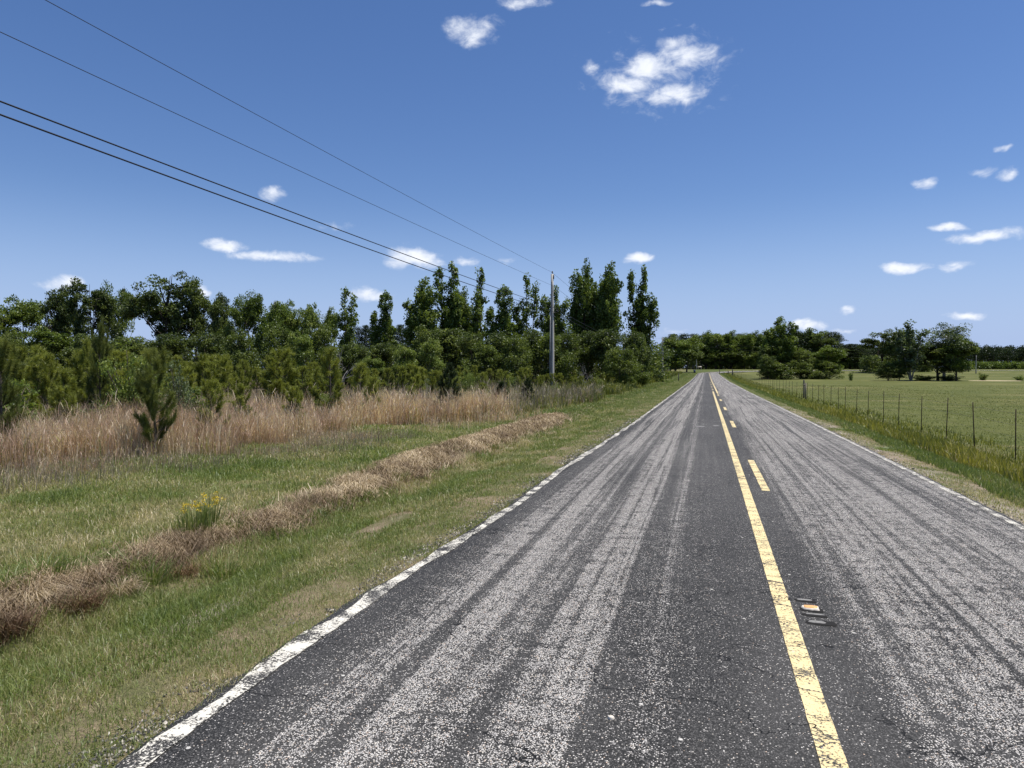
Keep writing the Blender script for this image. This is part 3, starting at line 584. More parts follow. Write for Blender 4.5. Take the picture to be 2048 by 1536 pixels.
def gen_upright(seed, H, W, nlead=4, cb=.25, npl=60, ln=.34, wd=.22, cr=.42, sparse=1.0, spikes=True):
    r = np.random.default_rng(seed); gt, gc = Geo(), Geo(); C = []; R_ = []; T_ = []
    for k in range(nlead):
        an = k*2.39996+seed+r.uniform(-.3, .3); rad = W/2*r.uniform(.45, .85)*(.12 if k == 0 else 1); Hk = H*(1 if k == 0 else r.uniform(.70, .97))
        e_ = np.array([math.cos(an)*rad, math.sin(an)*rad, Hk*.96]); b_ = np.array([0, 0, H*.0]); m_ = np.array([e_[0]*.55, e_[1]*.55, H*.30])
        ts = np.linspace(0, 1, 12); pts_ = np.array([(1-t)**2*b_+2*t*(1-t)*m_+t*t*e_ for t in ts])+r.normal(0, .05, (12, 3)); pts_[0] = b_
        tube(gt, pts_, H*.012*(1.3 if k == 0 else 1)*np.linspace(1, .15, 12)**1.1, 6)
        for t in (.8, .86, .91, .96, 1.0): C.append(np.array([np.interp(t, ts, pts_[:, c_]) for c_ in range(3)])+r.normal(0, .15, 3)); R_.append(cr*r.uniform(.75, 1.1)); T_.append(r.normal(.6, .15))
        nb = int(30*sparse)
        for q in range(nb):
            t = cb+(1-cb)*((q+r.uniform(0, 1))/nb); p = np.array([np.interp(t, ts, pts_[:, c_]) for c_ in range(3)])
            if q < nb-3 and vnoise(t*H*.8, k*7.3, .9, seed) < .13: continue
            ext = (W*.30*min(1, (1.04-t)*3.2)**.6*(.55+.45*math.sin(min(1, (t-cb)/(1-cb)*1.25)*math.pi*.75)))*r.uniform(.3, 1.15); a2 = r.uniform(0, 6.28); up_ = r.uniform(.3, 1.0)
            tip = p+np.array([math.cos(a2), math.sin(a2), up_])*ext*.9
            if tip[2] > H*1.0: tip[2] = H*r.uniform(.95, 1.0)
            tube(gt, [p, (p+tip)/2, tip], [H*.0035, H*.0025, H*.001], 4, cap=False)
            n_ = max(1, int(ext/(cr*1.5))+1); tt = r.normal(.5, .19)
            for s_ in range(n_): C.append(p+(tip-p)*((s_+1)/n_)+r.normal(0, .1, 3)); R_.append(cr*r.uniform(.5, 1.15)*(1.1-.3*t)); T_.append(tt)
    leaves(gc, C, npl, np.array(R_), ln, wd, r, tint=np.array(T_), up=.8, flat=1.1)
    return gt, gc
def needles(g, P, D_, n, ln, wd, r, tint, cone=.75):
    P = np.repeat(P, n, 0); D_ = np.repeat(D_, n, 0); m_ = len(P); d = unit(D_+r.normal(0, cone, (m_, 3))); L_ = ln*r.uniform(.7, 1.15, (m_, 1))
    P = P+D_*r.uniform(-.6, .5, (m_, 1))*ln
    w_ = unit(np.cross(d, r.normal(size=(m_, 3))))*wd/2; V = np.stack([P-w_, P+w_, P+d*L_+w_*.3-[0, 0, .01]], 1).reshape(-1, 3)
    g.add(V, None, np.arange(m_*3).reshape(-1, 3), np.repeat(np.clip(np.repeat(tint, n)+r.normal(0, .13, m_), 0, 1), 3))
def gen_sapling(seed, H, W, nn=44, ln=.17, wd=.007, whorls=None, bushy=1.0):
    r = np.random.default_rng(seed); gt, gc = Geo(), Geo(); wh = whorls or int(H*2.4)
    tp = np.array([[math.sin(t*4+seed)*.03*t, math.cos(t*3+seed)*.03*t, t*H*.95] for t in np.linspace(0, 1, 9)]); tube(gt, tp, np.linspace(.045, .009, 9)*H/2.4, 6)
    P, D_, T_ = [], [], []
    for k in range(wh):
        f = (k+.4)/wh; z = H*(.12+.78*f); c_ = np.array([np.interp(z, tp[:, 2], tp[:, q]) for q in range(2)]+[z]); nb = r.integers(4, 7)
        prof = W/2*(1.0-f*.70)*min(1, .5+f*2)
        for q in range(nb):
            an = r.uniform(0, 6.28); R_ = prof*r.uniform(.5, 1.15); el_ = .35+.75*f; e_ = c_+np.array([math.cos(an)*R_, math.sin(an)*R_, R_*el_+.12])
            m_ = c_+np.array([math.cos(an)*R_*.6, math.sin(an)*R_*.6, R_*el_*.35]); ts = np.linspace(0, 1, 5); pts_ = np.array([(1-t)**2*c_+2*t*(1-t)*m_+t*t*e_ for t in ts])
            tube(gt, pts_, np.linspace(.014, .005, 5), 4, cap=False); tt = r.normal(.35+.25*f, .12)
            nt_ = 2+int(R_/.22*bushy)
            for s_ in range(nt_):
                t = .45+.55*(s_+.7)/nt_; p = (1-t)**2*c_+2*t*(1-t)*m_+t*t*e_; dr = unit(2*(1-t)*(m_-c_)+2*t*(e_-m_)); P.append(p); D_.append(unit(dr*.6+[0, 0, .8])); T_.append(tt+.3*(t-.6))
                if s_ % 2 == 1:
                    sd = unit(dr*.5+r.normal(0, .6, 3)+[0, 0, .6]); tube(gt, [p, p+sd*.15], [.006, .004], 4, cap=False); P.append(p+sd*.15); D_.append(sd); T_.append(tt+.05)
    for z in np.linspace(.82*H, H*.97, 5): P.append(np.array([tp[-1, 0], tp[-1, 1], z])); D_.append(np.array([0, 0, 1.])); T_.append(.6)
    needles(gc, np.array(P), np.array(D_), nn, ln, wd, r, np.array(T_), .62); return gt, gc
def gen_shrub(seed, H, W, nst=9, npl=26, ln=.09, wd=.06, ncl=70):
    r = np.random.default_rng(seed); gt, gc = Geo(), Geo(); C = []
    for k in range(nst):
        an = r.uniform(0, 6.28); rr = W/2*r.uniform(.2, .85); hh = H*r.uniform(.6, 1.0)*(1-.35*(rr/(W/2))**2); e_ = np.array([math.cos(an)*rr, math.sin(an)*rr, hh]); m_ = np.array([e_[0]*.3, e_[1]*.3, hh*.55]); ts = np.linspace(0, 1, 6)
        pts_ = np.array([(1-t)**2*np.zeros(3)+2*t*(1-t)*m_+t*t*e_ for t in ts]); tube(gt, pts_, H*np.linspace(.014, .003, 6), 5)
        for q in range(ncl//nst): t = r.uniform(.22, 1.02); C.append((2*t*(1-t)*m_+t*t*e_)+r.normal(0, .13, 3)*W*np.array([.7, .7, .55]))
    C = np.array(C); C[:, 2] = np.maximum(C[:, 2], .08*H)
    leaves(gc, C, npl, r.uniform(.6, 1.2, len(C))*W*.065, ln, wd, r, tint=np.clip(r.normal(.5, .2, len(C)), 0, 1), up=.6); return gt, gc
def gen_cedar(seed, H, W, npl=46):
    r = np.random.default_rng(seed); gt, gc = Geo(), Geo(); tube(gt, [[0, 0, 0], [0, 0, H*.5], [.02, 0, H*.93]], [H*.02, H*.013, H*.003], 6); P, D_ = [], []
    for k in range(int(150)):
        t = r.uniform(.03, 1)**.9; an = r.uniform(0, 6.28); rr = W/2*(1-t)**.6*r.uniform(.45, 1.08)*(.6+min(.4, t*2)); p = np.array([math.cos(an)*rr, math.sin(an)*rr, H*t*.97]); P.append(p); D_.append(unit(np.array([math.cos(an)*.8, math.sin(an)*.8, 1.0])))
    needles(gc, np.array(P), np.array(D_), npl, .1*H**.5, .013, r, r.normal(.4, .2, len(P)), .6); return gt, gc
def gen_bigpine(seed, H, W, cb=.4, npl=110, ln=.4, wd=.14):
    r = np.random.default_rng(seed); gt, gc = Geo(), Geo(); tp = np.array([[math.sin(t*2+seed)*.02*H*t, .02*H*t*math.cos(seed), t*H*.97] for t in np.linspace(0, 1, 8)]); tube(gt, tp, H*np.linspace(.017, .004, 8), 7); C = []; S_ = []
    for k in range(46):
        t = cb+(1-cb)*((k+r.uniform(0, 1))/46); z = H*t*.96; an = k*2.4+r.uniform(-.5, .5); R_ = W/2*((1-t)/(1-cb))**.55*r.uniform(.45, 1.1)+.3; b_ = np.array([np.interp(z, tp[:, 2], tp[:, q]) for q in range(2)]+[z]); e_ = b_+[math.cos(an)*R_, math.sin(an)*R_, R_*r.uniform(.05, .5)]
        tube(gt, [b_, (b_+e_)/2-[0, 0, .05*R_], e_], [H*.004, H*.003, H*.001], 4, cap=False)
        for q in (.5, .8, 1.0): C.append(b_+(e_-b_)*q+r.normal(0, .12, 3)); S_.append([.5, .5, .26])
    leaves(gc, C, npl//3, np.array(S_)*W/4.5, ln, wd, r, tint=r.normal(.45, .18, len(C)), up=.2); return gt, gc
def gen_bare(seed, H, W, n=5):
    r = np.random.default_rng(seed); gt = Geo()
    def br(p, d, l, rd, lv):
        pts_ = [p]
        for q in range(4): d = unit(d+r.normal(0, .16, 3)); pts_.append(pts_[-1]+d*l/4)
        tube(gt, pts_, np.linspace(rd, rd*.5, 5), 5)
        if lv:
            for q in range(r.integers(2, 4)): br(pts_[r.integers(2, 5)], unit(d+r.normal(0, .65, 3)+[0, 0, .15]), l*.62, rd*.5, lv-1)
    for k in range(n): br(np.zeros(3), unit(np.array([r.normal(0, .35), r.normal(0, .35), 1])), H*.45, H*.012, 3)
    return gt, None
PRO = {}
def proto(key, fn, H, W, lm, tm=None):
    gt, gc = fn; PRO[key] = (gt.mesh('trunk', tm or BARK, True), gc.mesh('crown', lm) if gc else None, H, W)
proto('oak1', gen_round(1, 13, 11, .28, 150, 120, .30, .20, .62, .36), 13, 11, LEAF_D, BARK_D)
proto('oak2', gen_round(2, 12, 8, .3, 120, 110, .30, .20, .55, .40), 12, 8, LEAF_D, BARK_D)
proto('oak3', gen_round(3, 12, 9, .22, 140, 110, .28, .19, .6, .25), 12, 9, LEAF)
proto('mid1', gen_round(4, 10, 7, .12, 130, 100, .26, .18, .55, .15), 10, 7, LEAF)
proto('mid2', gen_round(5, 8, 6.5, .05, 130, 90, .24, .17, .55, .1), 8, 6.5, LEAF_M)
proto('mid3', gen_round(12, 8, 6, .05, 130, 90, .24, .17, .5, .1), 8, 6, LEAF_D)
proto('light1', gen_round(6, 10, 6.5, .2, 110, 80, .26, .17, .5, .3), 10, 6.5, LEAF_L)
proto('light2', gen_round(13, 7, 6, .05, 110, 90, .24, .17, .5, .1), 7, 6, LEAF_L)
proto('up1', gen_upright(7, 15, 9, 7, .22, 70, cr=.52), 15, 9, LEAF, BARK_D)
proto('up2', gen_upright(8, 15, 5.5, 4, .2, 55), 15, 5.5, LEAF, BARK_D)
proto('up3', gen_upright(9, 14, 5, 3, .25, 42, sparse=.75), 14, 5, LEAF, BARK_D)
proto('up4', gen_upright(10, 14, 4, 2, .4, 34, cr=.36, sparse=.6), 14, 4, LEAF, BARK)
proto('up5', gen_upright(14, 15, 7, 5, .28, 60, cr=.5), 15, 7, LEAF, BARK_D)
proto('sil1', gen_round(19, 10, 7, .12, 170, 60, .22, .14, .48, .18), 10, 7, SILVER, BARK_P)
proto('sil2', gen_upright(16, 10, 5, 4, .3, 30, cr=.4, sparse=.7), 10, 5, SILVER, BARK_P)
for k in range(4): proto('bp%d' % k, gen_bigpine(20+k, 13, 5.5+.6*k, .32 if k < 2 else .2), 13, 5.5+.6*k, NEEDLE_D, BARK_D)
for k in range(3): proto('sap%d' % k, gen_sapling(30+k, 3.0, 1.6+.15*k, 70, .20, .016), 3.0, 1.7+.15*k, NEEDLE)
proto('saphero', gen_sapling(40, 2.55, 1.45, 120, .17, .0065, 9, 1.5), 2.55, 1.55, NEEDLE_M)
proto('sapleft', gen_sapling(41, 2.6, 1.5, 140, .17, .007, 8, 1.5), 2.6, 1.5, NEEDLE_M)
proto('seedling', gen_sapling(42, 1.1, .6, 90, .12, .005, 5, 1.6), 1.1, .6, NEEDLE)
proto('shrub1', gen_shrub(50, 2.6, 2.4, 12, 34, .085, .055, 150), 2.6, 2.4, LEAF_L)
proto('shrub2', gen_shrub(51, 2.4, 2.0, 11, 30, .07, .045, 140), 2.4, 2.0, SILVER)
proto('shrub3', gen_shrub(52, 2.4, 2.6, 12, 36, .10, .07, 150), 2.4, 2.6, LEAF)
proto('cedar', gen_cedar(53, 2.2, 1.5, 90), 2.2, 1.5, NEEDLE_D)
proto('cedar2', gen_cedar(54, 1.1, .6, 110), 1.1, .6, NEEDLE_D)
proto('bare', gen_bare(55, 3.5, 2.5, 5), 3.5, 2.5, None, BARK_P)
proto('bare2', gen_bare(56, 4, 3, 4), 4, 3, None, BARK_P)

def plant(key, name, x, y, H, W, label, cat, group=None, rz=None, zoff=0):
    tm_, cm_, H0, W0 = PRO[key]; W = W or W0*H/H0
    o = thing(name, (x, y, tz(x, y)-.05+zoff), label, cat, group, random.uniform(0, 6.28) if rz is None else rz, (W/W0, W/W0, H/H0))
    link('trunk', tm_, o)
    if cm_: link('crown', cm_, o)
    return o
random.seed(4)
def tree(key, px_, top, wpx, depth, label, name='deciduous_tree', cat='tree', group=None, rz=None):
    x, y = at(px_, depth); H = hgt(depth, top)-tz(x, y)+.3
    return plant(key, name, x, y, H, wpx*depth/FPX if wpx else None, label, cat, group, rz)

MARKS = [(-40, 'tree at the left edge'), (45, 'pale second tree'), (122, 'oak under the white cloud'), (186, 'oak left of the biggest'), (262, 'left part of the biggest oak'), (320, 'middle of the biggest oak'), (375, 'right part of the biggest oak'), (440, 'small round topped oak'), (497, 'ragged pointed tree'),
 (545, 'tree left of the pale pair'), (575, 'left pale yellow green tree'), (614, 'right pale yellow green tree'), (655, 'round mid green tree'), (692, 'forked spiky tree'), (735, 'distant pines gap'), (772, 'lone pointed tree'), (810, 'sky gap by the lone tree'), (848, 'left shoulder tree'), (900, 'tallest spire tree'),
 (962, 'thin airy tree'), (1008, 'dense column tree'), (1053, 'tufted top tree'), (1106, 'near utility pole'), (1168, 'tall mass left half'), (1222, 'tall mass right half'), (1283, 'narrow end tree')]
def mark(px_): return min(MARKS, key=lambda m_: abs(m_[0]-px_))[1]
# the tree line across the left, from the left edge of the view to the road
TL = 'trees of the left tree line'
for a_ in [
 ('oak3', -30, 592, 120, 88, 'grey green tree cut by the left edge of the view'),
 ('light1', 45, 583, 95, 92, 'loose crowned pale tree second from the left edge, below the sky'),
 ('oak2', 122, 577, 95, 90, 'dark airy oak directly under the small white cloud at far left'),
 ('oak2', 186, 564, 95, 86, 'dark oak with sky showing through, left neighbour of the biggest oak'),
 ('oak3', 240, 562, 80, 92, 'narrower dark oak squeezed against the left side of the biggest oak'),
 ('oak1', 330, 546, 175, 84, 'biggest broad domed dark oak of the left tree line'),
 ('oak2', 395, 572, 80, 88, 'shorter dark oak leaning against the right side of the biggest oak'),
 ('oak2', 440, 588, 62, 86, 'small round topped dark oak standing alone right of the biggest oak'),
 ('oak3', 497, 577, 92, 84, 'dark green tree with a ragged pointed top, above the bushy mid green trees'),
 ('mid1', 545, 600, 80, 80, 'bushy mid green tree just left of the pale yellow green tree'),
 ('light1', 568, 588, 70, 84, 'pale yellow green tree with feathery top, the left one of the pale pair'),
 ('light1', 614, 597, 62, 84, 'pale yellow green tree with flat top, the right one of the pale pair'),
 ('mid1', 655, 612, 64, 84, 'round mid green tree left of the forked spiky tree'),
 ('up3', 692, 579, 56, 80, 'forked spiky tree with two upright leafy points'),
 ('up2', 772, 583, 54, 82, 'lone narrow pointed tree with sky on both sides and a bare dark stem'),
 ('up5', 848, 560, 88, 84, 'left shoulder tree of the tallest clump, leafy down its left side'),
 ('up2', 900, 526, 72, 84, 'tallest spire shaped tree where the two thick cables pass'),
 ('up1', 925, 585, 80, 86, 'dark fuller tree under the tallest spire and the thin airy tree'),
 ('up4', 962, 536, 56, 84, 'thin airy tree with sky through its upright leafy branches'),
 ('up2', 1008, 572, 66, 82, 'dense column shaped tree between the thin airy tree and the tufted tree'),
 ('up3', 1053, 553, 56, 84, 'tufted top tree second to the left of the utility pole'),
 ('up5', 1108, 577, 62, 84, 'tree standing directly behind the utility pole'),
 ('up1', 1170, 532, 88, 86, 'left half of the tallest leafy mass right of the utility pole'),
 ('up5', 1218, 530, 78, 84, 'right half of the tallest leafy mass right of the utility pole'),
 ('up2', 1283, 533, 62, 88, 'tall narrow tree at the right end of the tall clump'),
 ]: tree(*(a_[:3]+(a_[3]*(1.08 if a_[0][:2] == 'up' else 1.0),)+a_[4:]), group=TL)
for px_, wd_, k in ((145, 60, 'oak2'), (455, 60, 'mid1'), (590, 80, 'mid1')):
    tree(k, px_, 612 if px_ < 420 else 622, wd_, 98, 'dark tree filling the gap behind the %s' % mark(px_), group='back row of the left tree line')
# middle storey
UND = [('mid3', 20, 640, 100, 74), ('mid1', 100, 632, 100, 78), ('mid3', 180, 640, 100, 76), ('mid3', 262, 645, 90, 76), ('mid3', 345, 640, 100, 78), ('mid3', 420, 640, 90, 76), ('mid2', 480, 640, 90, 72), ('mid2', 560, 636, 90, 70), ('light2', 600, 645, 70, 68), ('mid2', 640, 645, 80, 72), ('mid2', 700, 650, 80, 70), ('mid3', 722, 650, 50, 76), ('light2', 745, 668, 60, 66), ('mid3', 770, 660, 70, 78), ('light2', 808, 662, 60, 68), ('mid2', 852, 640, 80, 72), ('mid3', 900, 632, 100, 80), ('mid3', 945, 640, 80, 76), ('light2', 860, 648, 56, 67), ('mid2', 968, 660, 90, 70), ('mid3', 1000, 655, 80, 76), ('mid2', 1030, 665, 80, 70), ('mid3', 1065, 650, 80, 76), ('mid2', 1100, 660, 80, 74), ('mid2', 1135, 652, 76, 76), ('mid3', 1175, 650, 80, 78), ('mid3', 1215, 655, 80, 76), ('mid2', 1240, 690, 90, 70), ('mid3', 1262, 655, 60, 80), ('mid3', 1280, 650, 46, 84), ('mid2', 1268, 700, 70, 76)]
for k, px_, top, wp, dp in UND:
    sh = 'pale green' if k == 'light2' else 'dark green' if k == 'mid3' else 'mid green'
    tree(k, px_, top+(34 if px_ < 470 else 40 if 640 < px_ < 830 else 22)+random.uniform(-16, 10), wp*random.uniform(.9, 1.15), dp, '%s bushy tree at the foot of the %s' % (sh, mark(px_)), group='bushy low trees at the foot of the tree line')
# far pines seen in the gap
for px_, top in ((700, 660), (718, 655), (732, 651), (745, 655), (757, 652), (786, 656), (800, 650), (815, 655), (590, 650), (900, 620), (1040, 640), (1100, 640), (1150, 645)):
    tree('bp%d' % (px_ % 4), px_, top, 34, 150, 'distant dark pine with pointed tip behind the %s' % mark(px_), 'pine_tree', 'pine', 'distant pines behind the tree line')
tree('bare', 680, 668, 46, 62, 'leafless whitish dead tree below the forked spiky tree', 'dead_tree', 'dead tree')
tree('bare', 1167, 712, 26, 66, 'small leafless grey dead tree low in the dark clump right of the pole', 'dead_tree', 'dead tree')

# young pines and shrubs
def dmin(px_): return np.interp(px_, [-60, 0, 200, 400, 700, 900, 1000, 1100, 1200, 1330], [15, 15.5, 17, 19, 25, 30, 36, 48, 62, 95])
def hsap(px_): return np.interp(px_, [0, 200, 500, 900, 1150, 1330], [3.2, 3.0, 2.5, 2.2, 1.8, 1.6])
r = np.random.default_rng(9); cnt = 0; tries = 0; used = []
while cnt < 200 and tries < 4000:
    tries += 1; px_ = r.uniform(-90, 1300); d0 = float(dmin(px_)); u_ = r.uniform(0, 1)**1.4; dp = d0+.8+u_*(min(d0+42, 100)-d0)
    x, y = at(px_, dp); sp = 1.0+dp*.012
    if any((x-a1)**2+(y-b1)**2 < sp*sp for a1, b1 in used): continue
    used.append((x, y)); H = float(hsap(px_))*r.uniform(.60, 1.02)*(.88 if dp < d0+5 else 1)
    q = r.uniform(0, 1); row = 'front row' if dp < d0+7 else 'middle row' if dp < d0+20 else 'back row'; z_ = mark(px_)
    if q < .82:
        sz = 'tall ' if H > float(hsap(px_))*.98 else 'short ' if H < float(hsap(px_))*.8 else ''
        plant('sap%d' % r.integers(3), 'pine_sapling', x, y, H, H*.62*r.uniform(.8, 1.2), '%s %sthicket pine below the %s' % (row, sz, z_), 'young pine', 'young pines of the thicket')
    elif q < .91: plant('shrub1', 'shrub', x, y, H*.85, H*.9, '%s light green thicket shrub below the %s' % (row, z_), 'shrub', 'leafy shrubs of the thicket')
    elif q < .94: plant('shrub2', 'shrub', x, y, H*.8, H*.75, '%s silvery thicket shrub below the %s' % (row, z_), 'shrub', 'silvery shrubs of the thicket')
    else: plant('shrub3', 'shrub', x, y, H*.7, H*.95, '%s mid green thicket shrub below the %s' % (row, z_), 'shrub', 'leafy shrubs of the thicket')
    cnt += 1
def dspot(key, name, px_, dp, top, wpx, label, cat):
    x, y = at(px_, dp); return plant(key, name, x, y, hgt(dp, top)-tz(x, y), wpx*dp/FPX, label, cat)
def spot(key, name, px_, base, top, wpx, label, cat, dz=0):
    x, y, t_ = hit(px_, base); H = hgt(t_, top)-tz(x, y); return plant(key, name, x, y, H+.05, wpx*t_/FPX, label, cat)
dspot('saphero', 'pine_sapling', 309, 15.0, 696, 108, 'lone young pine standing forward in the tan grass, its lower trunk dark', 'young pine')
dspot('sapleft', 'pine_sapling', 2, 15.0, 684, 110, 'large young pine cut by the left edge of the view', 'young pine')
dspot('sapleft', 'pine_sapling', 200, 19, 652, 62, 'tall dark narrow young pine rising above its neighbours at left', 'young pine')
dspot('shrub1', 'shrub', 262, 18, 660, 130, 'tall sunlit yellow green shrub behind the lone young pine', 'shrub')
dspot('shrub2', 'shrub', 355, 18.5, 697, 90, 'silvery leaved shrub right of the lone young pine', 'shrub')
dspot('sap1', 'pine_sapling', 560, 24, 697, 105, 'broad young pine at the back edge of the tan grass below the pale trees', 'young pine')
dspot('sap2', 'pine_sapling', 660, 25, 697, 100, 'wide dark based young pine behind the tan grass, left of the cedar bush', 'young pine')
dspot('cedar', 'cedar_bush', 898, 26.5, 724, 66, 'dense dark green cedar bush rising from the tan grass', 'bush')
spot('cedar2', 'cedar_bush', 1003, 822, 765, 34, 'small dark red brown based cedar in front of the tan grass end', 'bush')
dspot('cedar', 'cedar_bush', 1056, 33, 754, 40, 'small dark round bush just left of the utility pole', 'bush')
dspot('shrub1', 'shrub', 938, 31, 722, 46, 'bright leafed shrub just behind the dark cedar bush', 'shrub')
spot('seedling', 'pine_sapling', 247, 905, 858, 40, 'tiny pine seedling at the left foot of the lone young pine', 'young pine')

for k, (px_, dp, hh_, z_) in enumerate([(70, 17.5, 1.3, 'in the tan grass near the left edge'), (128, 16.2, 1.5, 'in the tan grass left of the lone young pine'), (422, 16.8, 1.6, 'in the tan grass right of the lone young pine'), (480, 19.5, 1.5, 'at the back of the tan grass below the oaks'), (590, 20.5, 1.4, 'in the tan grass below the pale trees'), (745, 24.5, 1.6, 'at the back of the tan grass below the lone pointed tree'), (820, 26, 1.3, 'in the tan grass left of the cedar bush'), (965, 30, 1.3, 'in the weeds right of the cedar bush'), (1085, 44, 1.5, 'in the weeds left of the utility pole'), (1150, 50, 1.3, 'in the weeds right of the utility pole')]):
    x, y = at(px_, dp); plant('sap%d' % (k % 3), 'pine_sapling', x, y, hh_, hh_*.62, 'small young pine standing '+z_, 'young pine')

# right of the road
W_ = [(1342, 672, 40, 'mid2'), (1350, 676, 60, 'light2'), (1385, 668, 50, 'mid1'), (1412, 664, 46, 'up1'), (1440, 660, 50, 'light1'), (1462, 662, 46, 'up5'), (1485, 663, 46, 'oak3'), (1508, 664, 46, 'up1'), (1530, 668, 44, 'mid1'), (1590, 662, 60, 'bp1'), (1615, 657, 50, 'up5'), (1640, 658, 60, 'oak1'), (1665, 664, 50, 'bp2'), (1700, 688, 50, 'bp0'), (1718, 690, 44, 'bp1'),
      (1375, 690, 50, 'mid3'), (1400, 695, 50, 'mid3'), (1430, 692, 60, 'mid2'), (1460, 690, 60, 'mid3'), (1490, 690, 60, 'mid2'), (1520, 690, 60, 'mid3'), (1550, 685, 60, 'mid3'), (1580, 690, 50, 'mid3'), (1610, 695, 50, 'mid2'), (1640, 692, 60, 'mid3'), (1680, 695, 50, 'mid2'), (1710, 705, 50, 'mid2')]
for k, (px_, top, wp, key) in enumerate(W_):
    z_ = 'left of the road end' if px_ < 1396 else 'straight beyond the road end' if px_ < 1540 else 'behind the pasture'
    s_ = {'l': 'pale green', 'b': 'dark pine like', 'u': 'green upright', 'o': 'dark rounded', 'm': 'low bushy'}[key[0]]
    ORD = ['leftmost', 'second', 'third', 'fourth', 'fifth', 'sixth', 'seventh', 'eighth', 'ninth', 'tenth', 'eleventh', 'twelfth', 'thirteenth', 'fourteenth', 'fifteenth']
    tree(key, px_, top, wp*1.25, 330 if px_ > 1380 else 235, '%s tree of the far wood, %s from the left in its %s row' % (s_, ORD[k if k < 15 else k-15], 'tall' if k < 15 else 'low front'), group='trees of the wood beyond the road end')
for k, px_ in enumerate(range(1345, 1730, 22)):
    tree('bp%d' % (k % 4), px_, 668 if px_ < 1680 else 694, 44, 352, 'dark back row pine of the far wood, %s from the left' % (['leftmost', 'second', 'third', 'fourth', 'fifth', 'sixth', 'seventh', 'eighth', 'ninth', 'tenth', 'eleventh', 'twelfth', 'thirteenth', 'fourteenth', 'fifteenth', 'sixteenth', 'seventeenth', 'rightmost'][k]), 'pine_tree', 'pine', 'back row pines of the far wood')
for key, px_, top, wp, dp, lab in [
 ('up5', 1560, 636, 66, 150, 'tallest spiky topped tree beside the fence right of the road'),
 ('mid3', 1555, 690, 70, 150, 'dark bushy undergrowth tree around the foot of the spiky topped tree'),
 ('mid1', 1655, 690, 62, 148, 'rounded mid green tree at the right end of the fence side group'),
 ('mid2', 1602, 700, 52, 148, 'grey green bushy tree between the spiky topped tree and the rounded tree'),
 ('mid2', 1535, 712, 36, 146, 'low leafy bush where the fence meets the trees'),
 ('oak1', 1762, 661, 96, 215, 'broad dome shaped dark tree across the pasture'),
 ('oak2', 1800, 664, 60, 212, 'dark tree joined to the right side of the broad dome shaped tree'),
 ('sil2', 1822, 648, 66, 130, 'thin pale trunked tree with silvery airy crown in the pasture'),
 ('sil1', 1892, 646, 100, 130, 'silvery leaved widest tree of the pasture group'),
 ('mid3', 1872, 690, 100, 131, 'dark bushy tree filling the base between the two silvery trees'),
 ('mid1', 1915, 672, 64, 128, 'dark green tree at the right end of the pasture group'),
 ('mid2', 1775, 726, 46, 130, 'low leafy bush at the left end of the pasture group'),
 ('mid2', 1800, 722, 34, 130, 'second low bush left of the pale trunked tree'),
 ]: tree(key, px_, top, wp*1.15, dp, lab)
tree('bare2', 1622, 684, 46, 150, 'leaning leafless dead tree between the fence side trees', 'dead_tree', 'dead tree')
for px_, top, wp, lab in ((1965, 745, 22, 'small dark bush by the sandy patch in the pasture'), (2040, 752, 26, 'small dark bush at the right edge of the pasture'), (1702, 742, 12, 'tiny bush alone in the pasture gap'), (1845, 750, 60, 'low dark brush under the pale trunked tree'), (1900, 750, 70, 'low dark brush under the widest silvery tree')):
    tree('shrub3', px_, top, wp, 130, lab, 'shrub', 'shrub')
for px_, w_, lab in ((1556, 10, 'low bushy growth at the foot of the spiky topped tree'), (1606, 8, 'low bushy growth between the two fence side trees'), (1652, 9, 'low bushy growth at the foot of the rounded fence side tree')):
    x, y = at(px_, 146 if px_ < 1700 else 129); plant('mid2', 'bush', x, y, 5.2, w_*.8, lab, 'bush', zoff=-1.5)
# far wood on the right horizon, one dark mass of pines
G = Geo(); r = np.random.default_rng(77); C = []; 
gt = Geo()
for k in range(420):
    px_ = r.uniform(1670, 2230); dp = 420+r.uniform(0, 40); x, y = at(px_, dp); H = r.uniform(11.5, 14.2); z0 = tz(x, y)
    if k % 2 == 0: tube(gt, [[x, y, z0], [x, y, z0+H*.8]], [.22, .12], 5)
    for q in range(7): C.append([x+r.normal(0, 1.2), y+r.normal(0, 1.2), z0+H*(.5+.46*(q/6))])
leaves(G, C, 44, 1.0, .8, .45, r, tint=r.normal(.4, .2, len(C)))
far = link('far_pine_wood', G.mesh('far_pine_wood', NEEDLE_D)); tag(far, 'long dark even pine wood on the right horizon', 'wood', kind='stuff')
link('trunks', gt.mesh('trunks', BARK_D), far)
G = Geo(); C = []
for k in range(900):
    px_ = r.uniform(1900, 2230); dp = 330+r.uniform(0, 14); x, y = at(px_, dp); C.append([x, y, tz(x, y)+r.uniform(.4, 3.0)])
leaves(G, C, 60, .8, .6, .35, r, tint=r.normal(.45, .2, len(C)))
tag(link('field_hedge', G.mesh('field_hedge', LEAF)), 'low mid green hedge band in front of the dark pine wood at right', 'hedge', kind='stuff')

